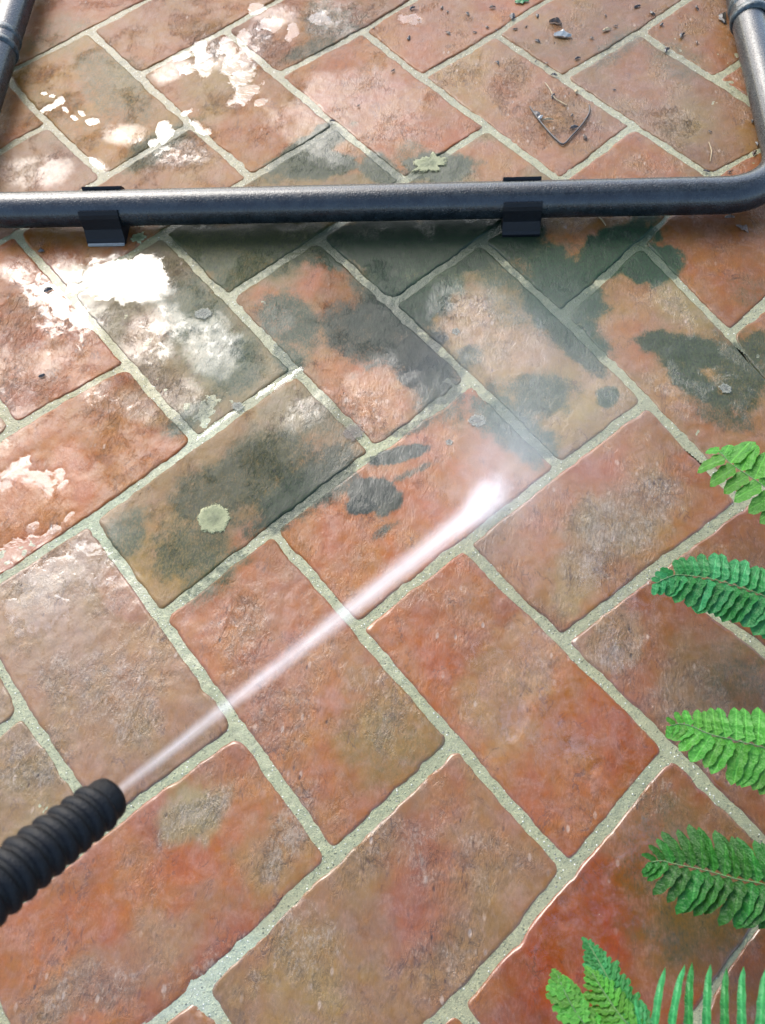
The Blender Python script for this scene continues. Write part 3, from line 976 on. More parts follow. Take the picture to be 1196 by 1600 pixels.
# ------------------------------------------------------------------ leafy boughs added out of view to shade the patio and pattern its reflections
def build_added_tree():
    r = random.Random(5)
    bark = bpy.data.materials.new('grey_bark')
    bark.use_nodes = True
    bark.node_tree.nodes['Principled BSDF'].inputs['Base Color'].default_value = (.07, .055, .04, 1)
    lm = NT('tree_leaf')
    n = lm.noise(lm.pos(), 9, 3)
    b = lm.bsdf(Base_Color=lm.mix(n, (.022, .052, .014), (.050, .095, .024)), Roughness=.5)
    t = lm.n('ShaderNodeBsdfTranslucent')
    t.inputs['Color'].default_value = (.06, .12, .02, 1)
    x = lm.n('ShaderNodeMixShader')
    x.inputs[0].default_value = .3
    lm.put(x.inputs[1], b)
    lm.put(x.inputs[2], t.outputs[0])
    lm.done(x.outputs[0])
    root = bpy.data.objects.new('added_tree', None)
    COL.objects.link(root)
    root.location = (2.6, 2.6, 0)
    tag(root, 'leafy boughs added out of view to shade the wet patio and show in its water film', 'added_tree')
    base = Vector(root.location)
    centres = []
    tries = 0
    while len(centres) < 30 and tries < 4000:
        tries += 1
        c = Vector((r.uniform(-1.5, 2.4), r.uniform(-.5, 3.3), r.uniform(2.9, 3.9)))
        d = (c - Vector((-.15, .45, 0))).normalized()
        if math.degrees(d.angle(SUN_DIR)) < 25:  # added boughs are shaped to leave the sun's direction open
            continue
        if min([(c - q).length for q in centres] + [9]) < .46:
            continue
        centres.append(c)
    tv, tf = [], []

    def limb(a, b, r0, r1):
        i0 = len(tv)
        ax, ay = (b - a).normalized().orthogonal().normalized(), None
        ay = (b - a).normalized().cross(ax)
        for p, q in ((a, r0), (b, r1)):
            for k in range(8):
                w = k * math.pi / 4
                tv.append(tuple(p - base + ax * math.cos(w) * q + ay * math.sin(w) * q))
        for k in range(8):
            l = (k + 1) % 8
            tf.append((i0 + k, i0 + l, i0 + 8 + l, i0 + 8 + k))
    k1 = base + Vector((-.15, -.1, 1.5))
    k2 = base + Vector((-.5, -.3, 2.6))
    limb(base, k1, .13, .10)
    limb(k1, k2, .10, .07)
    for c in centres:
        m_ = k2.lerp(c, .55) + Vector((0, 0, .25))
        limb(k2, m_, .03, .014)
        limb(m_, c, .014, .006)
    link('shade_trunk', make_mesh('shade_trunk', tv, tf, bark), root)
    lv, lf = [], []
    for c in centres:
        R_ = r.uniform(.24, .42)
        for _ in range(95):
            d = Vector((r.gauss(0, 1), r.gauss(0, 1), r.gauss(0, .55)))
            p = c + d.normalized() * R_ * r.random() ** .5 - base
            q = Euler((r.uniform(-.9, .9), r.uniform(-.9, .9), r.uniform(0, 6.28))).to_matrix()
            L = r.uniform(.05, .085)
            i0 = len(lv)
            for a, b_, z in ((-1, 0, 0), (-.2, .42, .08), (.5, .33, .05), (1, 0, -.1), (.5, -.33, .05), (-.2, -.42, .08)):
                lv.append(tuple(p + q @ Vector((a * L, b_ * L, z * L))))
            lf.append(tuple(range(i0, i0 + 6)))
    link('shade_crown', make_mesh('shade_crown', lv, lf, lm.mat, False), root)


build_added_tree()

# ------------------------------------------------------------------ puddles
for key, bl in PUDDLES.items():
    pts = np.array([at(b[0] + dx * max(b[2], b[3]) * 1.9, b[1] + dy * max(b[2], b[3]) * 1.9)[:2]
                    for b in bl for dx in (-1, 1) for dy in (-1, 1)])
    st = .0016
    X, Y = np.meshgrid(np.arange(pts[:, 0].min(), pts[:, 0].max(), st), np.arange(pts[:, 1].min(), pts[:, 1].max(), st), indexing='ij')
    x, y = X.ravel(), Y.ravel()
    px, py = to_px(x, y)
    nz = fbm(px, py, 16, 4, 21, .6) * .45
    f = np.zeros(len(px))
    for b in bl:
        f = np.maximum(f, blob(px, py, *b, .9, nz))
    keep = (f > .12).reshape(X.shape)
    ii = np.arange(x.size).reshape(X.shape)
    kq = keep[:-1, :-1] & keep[1:, :-1] & keep[1:, 1:] & keep[:-1, 1:]
    quads = np.stack([ii[:-1, :-1], ii[1:, :-1], ii[1:, 1:], ii[:-1, 1:]], -1)[kq]
    used = np.unique(quads)
    remap = np.full(x.size, -1)
    remap[used] = np.arange(len(used))
    z = (.0016 if key in 'lmno' else .0004) + .0004 * f[used]
    me = fast_quads('puddle', np.stack([x[used], y[used], z], 1), remap[quads], WATER_M)
    attr_f(me, 'depth', f[used])
    tag(link('puddle', me), kind='structure')

#@@OBJECTS@@
# ------------------------------------------------------------------ builders for the objects
def frame_of(t, up=Vector((0, 0, 1))):
    t = t.normalized()
    a = up.cross(t)
    if a.length < 1e-5:
        a = Vector((1, 0, 0))
    a.normalize()
    return a, t.cross(a)


def tube_mesh(name, pts, radii, mat, sides=20, cap=True, closed=False):
    pts = [Vector(p) for p in pts]
    if not hasattr(radii, '__len__'):
        radii = [radii] * len(pts)
    vs, fs = [], []
    n = len(pts)
    for i, p in enumerate(pts):
        if closed:
            t = pts[(i + 1) % n] - pts[i - 1]
        else:
            t = pts[min(i + 1, n - 1)] - pts[max(i - 1, 0)]
        a, b = frame_of(t)
        for k in range(sides):
            w = 2 * math.pi * k / sides
            vs.append(tuple(p + (a * math.cos(w) + b * math.sin(w)) * radii[i]))
    m = n if closed else n - 1
    for i in range(m):
        j = (i + 1) % n
        for k in range(sides):
            l = (k + 1) % sides
            fs.append((i * sides + k, i * sides + l, j * sides + l, j * sides + k))
    if cap and not closed:
        fs.append(tuple(reversed(range(sides))))
        fs.append(tuple((n - 1) * sides + k for k in range(sides)))
    return make_mesh(name, vs, fs, mat)


def lathe_mesh(name, prof, mat, sides=48, close=False):
    vs, fs = [], []
    for r, z in prof:
        for k in range(sides):
            w = 2 * math.pi * k / sides
            vs.append((r * math.cos(w), r * math.sin(w), z))
    n = len(prof)
    for i in range(n if close else n - 1):
        j = (i + 1) % n
        for k in range(sides):
            l = (k + 1) % sides
            fs.append((i * sides + k, i * sides + l, j * sides + l, j * sides + k))
    return make_mesh(name, vs, fs, mat)


def empty(name, loc=(0, 0, 0)):
    o = bpy.data.objects.new(name, None)
    o.empty_display_size = .03
    COL.objects.link(o)
    o.location = loc
    return o


def simple_mat(name, col, rough=.5, bump=0.0, scale=200, var=.2, spec=.5, coat=0.0):
    m = NT(name)
    p = m.objco()
    n = m.noise(p, scale, 5, .65)
    c = m.mix(m.ramp(n, .3, .7), tuple(x * (1 - var) for x in col), tuple(min(1, x * (1 + var)) for x in col))
    nrm = m.bump(m.noise(p, scale * 2.3, 4, .6), bump, .002) if bump else None
    b = m.bsdf(Base_Color=c, Roughness=m.ramp(n, .2, .8, rough * .8, min(1, rough * 1.2)))
    if nrm:
        m.put(b.node.inputs['Normal'], nrm)
    b.node.inputs['Specular IOR Level'].default_value = spec
    b.node.inputs['Coat Weight'].default_value = coat
    b.node.inputs['Coat Roughness'].default_value = .05
    return m.done(b)


def tube_material():
    m = NT('wet_black_tube')
    p = m.objco()
    n = m.noise(p, 60, 5, .6)
    drops = m.voro(p, 380)
    film = m.noise(p, 240, 4, .65, .8)
    h = m.math('ADD', m.math('MULTIPLY', m.ramp(drops, .1, .45, 1, 0), .5), m.math('MULTIPLY', film, .8))
    c = m.mix(m.ramp(n, .35, .65), (.004, .006, .0075), (.009, .013, .015))
    c = m.mix(m.math('MULTIPLY', m.ramp(m.noise(p, 130, 6, .75), .58, .75), .5), c, (.028, .036, .037))
    b = m.bsdf(Base_Color=c, Roughness=m.ramp(film, .3, .7, .22, .40), Normal=m.bump(h, .34, .0016), IOR=1.5)
    b.node.inputs['Specular IOR Level'].default_value = .30
    b.node.inputs['Coat Weight'].default_value = .22
    b.node.inputs['Coat Roughness'].default_value = .12
    return m.done(b)


TUBE_M = tube_material()
CLIP_M = simple_mat('black_plastic_clip', (.0030, .0038, .0050), .42, .25, 260, .3, spec=.16)
PAD_M = simple_mat('pale_worn_pad', (0.1560, 0.1664, 0.1560), .6, .3, 300, .2)
COLLAR_M = simple_mat('scuffed_grey_collar', (.014, .024, .027), .30, .5, 220, .7, spec=.3, coat=.2)

# ------------------------------------------------------------------ tube frame lying on the patio
TR = .0228
TZ = TR + .0065
pl, pr = Vector(at(0, 329, TZ)), Vector(at(1000, 308, TZ))
r0, r1 = Vector(at(1178, 64, TZ)), Vector(at(1215, 212, TZ))
l0, l1 = Vector(at(28, 0, TZ)), Vector(at(-27, 170, TZ))


def cross2(a, b, c, d):
    u, v, w = b - a, d - c, c - a
    t = (w.x * v.y - w.y * v.x) / (u.x * v.y - u.y * v.x)
    return a + u * t


def fillet(a, k, b, rad, n=14):
    d0, d1 = (a - k).normalized(), (b - k).normalized()
    ang = d0.angle(d1)
    dist = rad / math.tan(ang / 2)
    c = k + (d0 + d1).normalized() * (rad / math.sin(ang / 2))
    p0, p1 = k + d0 * dist, k + d1 * dist
    out = []
    for i in range(n + 1):
        out.append(c + (p0 - c).normalized().slerp((p1 - c).normalized(), i / n) * rad)
    return out


kr, kl = cross2(pl, pr, r0, r1), cross2(pl, pr, l0, l1)
br = r0 + (r0 - r1).normalized() * .34
bl = l0 + (l0 - l1).normalized() * .22
corners = [kl, kr, br, bl]
path = []
for i, k in enumerate(corners):
    path += fillet(corners[i - 1], k, corners[(i + 1) % 4], .085, 14)
dense = []
for i, p in enumerate(path):
    q = path[(i + 1) % len(path)]
    n = max(1, int((q - p).length / .02))
    for j in range(n):
        dense.append(p.lerp(q, j / n))
org = (kl + kr) / 2
org.z = 0
frame = empty('tube_frame', org)
tag(frame, 'black wet tubular metal base lying on the tiles with two plastic clips', 'furniture base')
link('tube', tube_mesh('tube', [p - org for p in dense], TR, TUBE_M, 28, closed=True), frame)


def collar(c, d, rad=.0262):
    d = d.normalized()
    prof = [(TR * .98, -.021), (rad - .001, -.021), (rad, -.019), (rad, -.009), (rad - .0025, -.006), (rad - .0025, .004), (rad + .0012, .008),
            (rad + .0018, .014), (rad + .0004, .019), (TR * .98, .020)]
    o = link('collar', lathe_mesh('collar', prof, COLLAR_M, 32), frame, c - org)
    o.rotation_euler = d.to_track_quat('Z', 'Y').to_euler()


collar(Vector(at(1170, 22, TZ)), r1 - r0, .0262)
collar(Vector(at(4, 70, TZ)), l1 - l0, .0248)


def clip(px, width, pad):
    t = (pr - pl).normalized()
    c = pl + t * 0
    # nearest point of the tube to that photograph column
    best = min((pl.lerp(pr, s / 400) for s in range(400)), key=lambda q: abs(to_px(np.array([q.x]), np.array([q.y]), q.z)[0][0] - px))
    f = Vector((t.y, -t.x, 0))
    f = f if f.y < 0 else -f
    zc = best.z
    sec = []
    for a in (36, 24, 12, 2):
        sec.append(((TR + .0034) * math.cos(R(a)), (TR + .0034) * math.sin(R(a))))
    sec += [(TR + .0050, -.010), (TR + .0105, -zc + .0085), (TR + .0130, -zc + .0050), (TR + .0130, -zc + .0012), (-TR - .004, -zc + .0012), (-TR - .0044, -.004)]
    for a in (180, 165, 150, 138, 128):
        sec.append(((TR + .0044) * math.cos(R(a)), (TR + .0044) * math.sin(R(a))))
    inn = [((TR + .0004) * math.cos(R(a)), (TR + .0004) * math.sin(R(a))) for a in (128, 150, 180, 215, 250, 290, 325, 360, 378, 396)]
    sec += inn
    vs, fs = [], []
    m = len(sec)
    for s in (-.5, .5):
        for (a, b) in sec:
            vs.append(tuple(f * a + Vector((0, 0, b)) + t * (s * width)))
    for k in range(m):
        l = (k + 1) % m
        fs.append((k, l, m + l, m + k))
    bm = bmesh.new()
    bv = [bm.verts.new(v) for v in vs]
    for q in fs:
        bm.faces.new([bv[i] for i in q])
    e0 = bm.faces.new([bv[i] for i in reversed(range(m))])
    e1 = bm.faces.new([bv[m + i] for i in range(m)])
    bmesh.ops.triangulate(bm, faces=[e0, e1])
    bmesh.ops.recalc_face_normals(bm, faces=bm.faces)
    me = bpy.data.meshes.new('clip')
    bm.to_mesh(me)
    bm.free()
    me.materials.append(CLIP_M)
    o = link('clip', me, frame, best - org)
    if pad:
        x0, x1, y0, y1 = -width * .47, width * .47, TR + .0131, TR + .0165
        z0, z1 = -zc + .0012, -zc + .0036
        pv = [tuple(f * y + t * x + Vector((0, 0, z))) for z in (z0, z1) for (x, y) in ((x0, y0), (x1, y0), (x1, y1), (x0, y1))]
        pf = [(3, 2, 1, 0), (4, 5, 6, 7), (0, 1, 5, 4), (1, 2, 6, 5), (2, 3, 7, 6), (3, 0, 4, 7)]
        link('pad', make_mesh('pad', pv, pf, PAD_M, False), o)
    return o


clip(164, .052, True)
clip(816, .048, False)

# ------------------------------------------------------------------ the lance, its jet and the mist
HIT = Vector(at(758, 788, .002))
TIP = Vector(at_depth(176, 1243, .455))
AX = (TIP - HIT).normalized()           # from the tile back to the hand
RUB_M = simple_mat('black_ribbed_rubber', (.0022, .0032, .0046), .50, .35, 320, .35, spec=.16)
BRASS_M = simple_mat('dull_steel_orifice', (0.1040, 0.1040, 0.0988), .35, .1, 300, .2)
lance = empty('spray_lance', TIP + AX * .10)
lance.rotation_euler = AX.to_track_quat('Z', 'Y').to_euler()
tag(lance, 'black ribbed pressure washer nozzle pointing at the tiles', 'spray lance')
r_at = lambda s: .0121 + .0042 * min(1, s / .16)
prof = [(.0028, .007), (.0042, .004), (.0080, .0008), (.0100, .0), (.0116, .0012), (.0123, .004)]
s = .008
while s < .30:
    prof.append((r_at(s), s))
    s += .008
prof += [(r_at(.3), .30), (.013, .31), (.0085, .318), (.0085, .62), (.0, .62)]
prof = [(r, z - .10) for r, z in prof]
link('nozzle', lathe_mesh('nozzle', prof, RUB_M, 56), lance)
link('orifice', lathe_mesh('orifice', [(.0, -.0925), (.0026, -.0925), (.0034, -.0962), (.0020, -.0962), (.0009, -.094), (.0, -.094)], BRASS_M, 24), lance)
rib_base = {}
for i in range(24):
    s = .0125 + i * .0088
    r = r_at(s)
    pr_ = [(r - .0006, -.0036), (r + .0009, -.0028), (r + .0019, -.0010), (r + .0019, .0010), (r + .0009, .0028), (r - .0006, .0036)]
    key = round(r, 4)
    if key not in rib_base:
        rib_base[key] = lathe_mesh('rib', pr_, RUB_M, 48)
    o = link('rib', rib_base[key], lance, (0, 0, s - .10))
    o.rotation_euler = (R(7), R(4), 0)


def volume_mat(name, dens, fn, step=.25, aniso=.0):
    m = NT(name)
    v = m.n('ShaderNodeVolumePrincipled')
    v.inputs['Color'].default_value = (.98, .985, 1.0, 1)
    v.inputs['Anisotropy'].default_value = aniso
    sep = m.n('ShaderNodeSeparateXYZ')
    co = m.objco()
    m.put(sep.inputs[0], co)
    d = fn(m, sep.outputs[0], sep.outputs[1], sep.outputs[2], co)
    m.put(v.inputs['Density'], m.math('MULTIPLY', d, dens))
    m.t.links.new(v.outputs[0], m.out.inputs['Volume'])
    m.mat.cycles.volume_step_rate = step
    return m.mat


JL = (TIP - HIT).length
JR0, JR1 = .0042, .0210


def jet_fn(m, x, y, z, co):
    r = m.math('SQRT', m.math('ADD', m.math('MULTIPLY', x, x), m.math('MULTIPLY', y, y)))
    rad = m.ramp(z, 0, JL, JR1, JR0)
    rad = m.math('ADD', m.math('MULTIPLY', z, (JR0 - JR1) / JL), JR1)
    q = m.math('SUBTRACT', 1.0, m.math('DIVIDE', r, rad), clamp=True)
    q = m.math('POWER', q, 1.8)
    mp = m.n('ShaderNodeMapping')
    mp.inputs['Scale'].default_value = (260, 260, 14)
    m.put(mp.inputs['Vector'], co)
    n = m.noise(mp.outputs[0], 1.0, 3, .6)
    q = m.math('MULTIPLY', q, m.ramp(n, .25, .75, .55, 1.4))
    return m.math('MULTIPLY', q, m.math('ADD', m.math('DIVIDE', .010, rad), .25))


n_ring = 26
prof = [(0.0, .0)] + [((JR1 + (JR0 - JR1) * i / n_ring) * 1.02, JL * i / n_ring) for i in range(n_ring + 1)] + [(0.0, JL)]
jet = link('water_jet', lathe_mesh('water_jet', prof, volume_mat('white_jet_of_water', 36.0, jet_fn, .10), 32), None, HIT)
jet.rotation_euler = AX.to_track_quat('Z', 'Y').to_euler()
tag(jet, 'straight white jet of water shooting from the nozzle onto a red tile', 'water jet')


def puff_fn(pw):
    def fn(m, x, y, z, co):
        r = m.n('ShaderNodeVectorMath', operation='LENGTH')
        m.put(r.inputs[0], co)
        q = m.math('SUBTRACT', 1.0, r.outputs['Value'], clamp=True)
        q = m.math('POWER', q, pw)
        n = m.noise(co, 2.6, 4, .6, .5)
        return m.math('MULTIPLY', q, m.ramp(n, .25, .75, .5, 1.5))
    return fn


def dome(name, c, sx, sy, sz, ang, dens, pw, step):
    bm = bmesh.new()
    bmesh.ops.create_icosphere(bm, subdivisions=3, radius=1.0)
    zf = .004 / sz
    bmesh.ops.bisect_plane(bm, geom=bm.verts[:] + bm.edges[:] + bm.faces[:], plane_co=(0, 0, zf), plane_no=(0, 0, -1), clear_outer=True)
    bmesh.ops.holes_fill(bm, edges=[e for e in bm.edges if e.is_boundary])
    bmesh.ops.recalc_face_normals(bm, faces=bm.faces)
    me = bpy.data.meshes.new(name)
    bm.to_mesh(me)
    bm.free()
    me.materials.append(volume_mat(name, dens, puff_fn(pw), step))
    o = link(name, me, None, c)
    o.scale = (sx, sy, sz)
    o.rotation_euler = (0, 0, ang)
    tag(o, kind='stuff')
    return o


JA = math.atan2(-AX.y, -AX.x)
dirf = Vector((-AX.x, -AX.y, 0)).normalized()
dome('splash_spray', Vector((HIT.x, HIT.y, 0)) + dirf * .006, .044, .030, .019, JA, 150.0, 1.6, .12)
dome('splash_spray', Vector((HIT.x, HIT.y, 0)) + dirf * .038, .12, .075, .040, JA + .25, 13.0, 1.7, .2)
dome('drifting_mist', Vector((HIT.x, HIT.y, 0)) + dirf * .08 + Vector((.0, .04, 0)), .25, .19, .07, JA + .5, 2.6, 1.1, .3)

# ------------------------------------------------------------------ fern
def leaf_material(name, c0, c1, tr):
    m = NT(name)
    p = m.objco()
    n = m.noise(p, 3.0, 4, .6)
    sep = m.n('ShaderNodeSeparateXYZ')
    m.put(sep.inputs[0], p)
    c = m.mix(m.ramp(n, .3, .7), c0, c1)
    ay = m.math('ABSOLUTE', sep.outputs[1])
    c = m.mix(m.ramp(ay, .0, .035, .55, 0.0), c, tuple(min(1, x * 1.7 + .01) for x in c1))
    inf = m.n('ShaderNodeObjectInfo')
    hs = m.n('ShaderNodeHueSaturation')
    m.put(hs.inputs['Color'], c)
    m.put(hs.inputs['Value'], m.math('ADD', .75, m.math('MULTIPLY', inf.outputs['Random'], .5)))
    m.put(hs.inputs['Hue'], m.math('ADD', .488, m.math('MULTIPLY', inf.outputs['Random'], .024)))
    c = hs.outputs[0]
    wv = m.n('ShaderNodeTexWave')
    wv.inputs['Scale'].default_value = 5
    wv.inputs['Distortion'].default_value = 1.2
    m.put(wv.inputs['Vector'], p)
    nrm = m.bump(n, .3, .04)
    b = m.bsdf(Base_Color=c, Roughness=.42, Normal=nrm, Specular_IOR_Level=.22)
    t = m.n('ShaderNodeBsdfTranslucent')
    m.put(t.inputs['Color'], m.mix(1.0, c, (1.7, 1.9, .6), 'MULTIPLY'))
    x = m.n('ShaderNodeMixShader')
    x.inputs[0].default_value = tr
    m.put(x.inputs[1], b)
    m.put(x.inputs[2], t.outputs[0])
    return m.done(x.outputs[0])


LEAF_LIGHT = leaf_material('young_fern_green', (.030, .125, .012), (.048, .165, .020), .35)
LEAF_MID = leaf_material('fern_green', (.0105, .100, .024), (.020, .135, .038), .32)
LEAF_DARK = leaf_material('shaded_fern_green', (.008, .056, .006), (.014, .080, .009), .30)  # darker green, the frond's dimmer light put into the colour
STEM_M = simple_mat('green_fern_stalk', (0.0260, 0.0780, 0.0114), .5, .2, 300, .3)


def leaflet_mesh(mat, width, point, sickle, wav, seed):
    """a pinna one unit long: folded along its midrib, its tip drooping"""
    r = random.Random(seed)
    n = 9
    vs, fs = [], []
    for i in range(n + 1):
        t = i / n
        prof = (min(1, t / .07) ** .6) * (1 - .22 * t) * (max(0, 1 - ((t - .55) / .45) ** (2.2 + 1.5 * (1 - point)) if t > .55 else 1) ** (.5 + .4 * point))
        w = width * .5 * max(prof, .02)
        yc = sickle * t * t
        z0 = -.10 * t * t - .02
        for sgn, k in ((-1, 1), (-1, .5), (0, 0), (1, .5), (1, 1)):
            ew = w * k * (1 + wav * .25 * math.sin(i * 2.1 + seed + sgn))
            vs.append((t, yc + sgn * ew, z0 + .22 * ew + wav * .02 * math.sin(i * 1.7 + seed) * k + r.uniform(-.004, .004)))
    for i in range(n):
        for j in range(4):
            a = i * 5 + j
            fs.append((a, a + 1, a + 6, a + 5))
    return make_mesh('leaflet', vs, fs, mat)


fern = empty('fern', at(1420, 1330, 0))
tag(fern, 'bright green sword fern reaching in over the patio edge', 'fern')
FLOC = fern.location.copy()


def catmull(P, n):
    P = [Vector(p) for p in P]
    P = [P[0] * 2 - P[1]] + P + [P[-1] * 2 - P[-2]]
    out = []
    m = len(P) - 3
    for i in range(n + 1):
        s = i / n * m
        k = min(int(s), m - 1)
        t = s - k
        a, b, c, d = P[k:k + 4]
        out.append(.5 * ((2 * b) + (c - a) * t + (2 * a - 5 * b + 4 * c - d) * t * t + (3 * b - a - 3 * c + d) * t ** 3))
    return out


def frond(pix, mat, pitch, l_up, l_lo, width, point, sickle, sweep, twist, span, seed, stem_r=.0011, wav=.5, lean=.0, tipgrow=.05, tail=True):
    """pix: tip..frame edge as (px, py, height); pitch in metres; span = length of the leafy part"""
    r = random.Random(seed)
    P = [Vector(at(a, b, h)) for a, b, h in pix]
    if tail:
        last, d = P[-1], (P[-1] - P[-2]).normalized()
        root = FLOC + Vector((r.uniform(-.03, .03), r.uniform(-.03, .03), .0))
        P += [last + d * .10 + Vector((0, 0, .02)), last.lerp(root, .62) + Vector((0, 0, .10)), root]
    pts = catmull(P, 90)
    cum = [0.0]
    for i in range(1, len(pts)):
        cum.append(cum[-1] + (pts[i] - pts[i - 1]).length)
    tot = cum[-1]
    o = link('frond', tube_mesh('frond', [p - FLOC for p in pts], [max(.0004, stem_r * (.35 + .9 * c / tot)) for c in cum], STEM_M, 6), fern)
    meshes = [leaflet_mesh(mat, width, point, sg * sickle, wav, seed * 7 + k) for k in range(2) for sg in (1, -1)]

    def sample(s):
        for i in range(1, len(cum)):
            if cum[i] >= s:
                f = (s - cum[i - 1]) / max(1e-9, cum[i] - cum[i - 1])
                return pts[i - 1].lerp(pts[i], f), (pts[i - 1] - pts[i]).normalized()
        return pts[-1], (pts[-2] - pts[-1]).normalized()
    s = .002
    k = 0
    while s < min(span, tot - .02):
        p, tdir = sample(s)                       # tdir points to the tip
        g = min(1, .28 + .72 * (s / tipgrow) ** .8)
        view = (Vector(CAM_P) - p).normalized()
        nrm = (view * .75 + Vector((0, 0, .5)))
        nrm = (nrm - tdir * nrm.dot(tdir)).normalized()
        side = nrm.cross(tdir).normalized()       # left of the tip direction
        for sg, L in ((1, l_lo), (-1, l_up)):
            ss = side * sg
            sw = R(sweep + r.uniform(-5, 5) + 30 * max(0, 1 - s / tipgrow))
            x = (ss * math.cos(sw) + tdir * math.sin(sw)).normalized()
            nn = (nrm + ss * lean * 1.0).normalized()
            z = (nn - x * nn.dot(x)).normalized()
            tw = R(twist + r.uniform(-7, 7)) * sg
            z = (Matrix.Rotation(tw, 3, x) @ z).normalized()
            y = z.cross(x)
            ln = L * g * r.uniform(.93, 1.06)
            wd = ln * (1.0 if g > .8 else 1.0 + .5 * (1 - g))
            mt = Matrix((x * ln, y * wd, z * ln)).transposed().to_4x4()
            mt.translation = p - FLOC + tdir * (pitch * .25 * sg)
            lo = link('leaflet', meshes[(k % 2) * 2 + (0 if sg > 0 else 1)], o)
            lo.matrix_local = mt
        s += pitch * (.62 + .38 * g) * r.uniform(.94, 1.06)
        k += 1
    return o


mpx = lambda n, z: n * (CAM_P[2] - z) / FPX * 1.05      # photograph pixels to metres at height z
# top frond, broad pale leaflets
frond([(1126, 706, .10), (1142, 724, .105), (1167, 741, .11), (1196, 761, .115), (1260, 810, .12)], LEAF_LIGHT, mpx(25, .1), mpx(56, .1), mpx(50, .1),
      .62, .6, .10, 18, 8, .20, 3, tipgrow=.012, wav=.4)
# the second, glossy, its leaflets close set
frond([(1026, 911, .09), (1045, 902, .094), (1063, 898, .098), (1108, 904, .105), (1153, 916, .11), (1196, 932, .115), (1270, 965, .12)], LEAF_MID, mpx(13.5, .1),
      mpx(44, .1), mpx(58, .1), .50, .2, -.10, 6, 18, .26, 5, tipgrow=.05)
# the third, pale, wider set
frond([(1048, 1134, .10), (1062, 1131, .104), (1079, 1134, .108), (1110, 1147, .115), (1150, 1157, .12), (1196, 1169, .125), (1270, 1200, .13)], LEAF_LIGHT, mpx(14.5, .11),
      mpx(52, .11), mpx(62, .11), .44, .3, -.06, 8, 12, .24, 8, tipgrow=.06)
# the fourth, darker, sickle leaflets
frond([(1018, 1347, .08), (1035, 1345, .084), (1055, 1350, .088), (1103, 1360, .094), (1150, 1373, .10), (1196, 1382, .105), (1270, 1405, .11)], LEAF_DARK, mpx(13.5, .09),
      mpx(58, .09), mpx(62, .09), .36, .4, -.30, 10, 24, .26, 12, tipgrow=.035)
# the bottom group
frond([(920, 1474, .12), (936, 1502, .125), (962, 1548, .135), (1004, 1612, .15), (1060, 1690, .16)], LEAF_MID, mpx(9, .13), mpx(30, .13), mpx(34, .13),
      .42, .2, .05, 46, 12, .16, 15, tipgrow=.03, wav=1.0)
frond([(926, 1520, .13), (944, 1550, .135), (974, 1592, .145), (1030, 1650, .16)], LEAF_LIGHT, mpx(9, .14), mpx(26, .14), mpx(34, .14),
      .44, .2, .05, 44, 14, .14, 17, tipgrow=.02, wav=1.0)
frond([(872, 1524, .14), (884, 1552, .145), (906, 1590, .15), (950, 1640, .16)], LEAF_LIGHT, mpx(10, .14), mpx(28, .14), mpx(32, .14),
      .55, .2, .05, 48, 8, .14, 19, tipgrow=.02, wav=1.2)
frond([(990, 1604, .17), (1040, 1610, .175), (1110, 1614, .18), (1200, 1620, .185), (1280, 1630, .18)], LEAF_MID, mpx(21, .18), mpx(78, .18), mpx(60, .18),
      .17, .8, .04, -8, 38, .24, 23, tipgrow=.012)

# ------------------------------------------------------------------ lichens on the tiles
def lichen_material(name, rim, mid, core, thin=.0, solid=1.0):
    m = NT(name)
    p = m.objco()
    r = m.attr('ring')
    rr = m.math('ADD', r, m.math('MULTIPLY', m.math('SUBTRACT', m.noise(p, 120, 4, .6), .5), .5))
    c = m.mix(m.ramp(rr, .15, .55), core, mid)
    c = m.mix(m.ramp(rr, .62, .9), c, rim)
    n = m.noise(p, 420, 5, .7)
    c = m.mix(m.math('MULTIPLY', m.ramp(n, .48, .66), .5), c, tuple(x * .45 for x in core))
    b = m.bsdf(Base_Color=c, Roughness=.6, Normal=m.bump(n, .5, .0015))
    cov = m.math('ADD', m.math('MULTIPLY', m.math('SUBTRACT', 1.0, r), 1.6), m.math('MULTIPLY', m.math('SUBTRACT', m.noise(p, 260, 5, .7), .5), 1.5))
    tr = m.n('ShaderNodeBsdfTransparent')
    x = m.n('ShaderNodeMixShader')
    m.put(x.inputs[0], m.math('MULTIPLY', m.ramp(cov, thin, thin + .30), solid))
    m.put(x.inputs[1], tr.outputs[0])
    m.put(x.inputs[2], b)
    return m.done(x.outputs[0])


LICH_G = lichen_material('yellow_green_lichen', (0.1650, 0.1705, 0.0825), (0.1045, 0.1155, 0.0468), (0.0578, 0.0688, 0.0220), .06, .95)
LICH_W = lichen_material('pale_grey_lichen', (0.1485, 0.1540, 0.1155), (0.1155, 0.1210, 0.0935), (0.0935, 0.0963, 0.0770), .22, .72)
LICH_T = lichen_material('thin_brown_lichen', (0.1210, 0.0990, 0.0770), (0.0825, 0.0688, 0.0550), (0.0715, 0.0578, 0.0468), .35, .6)


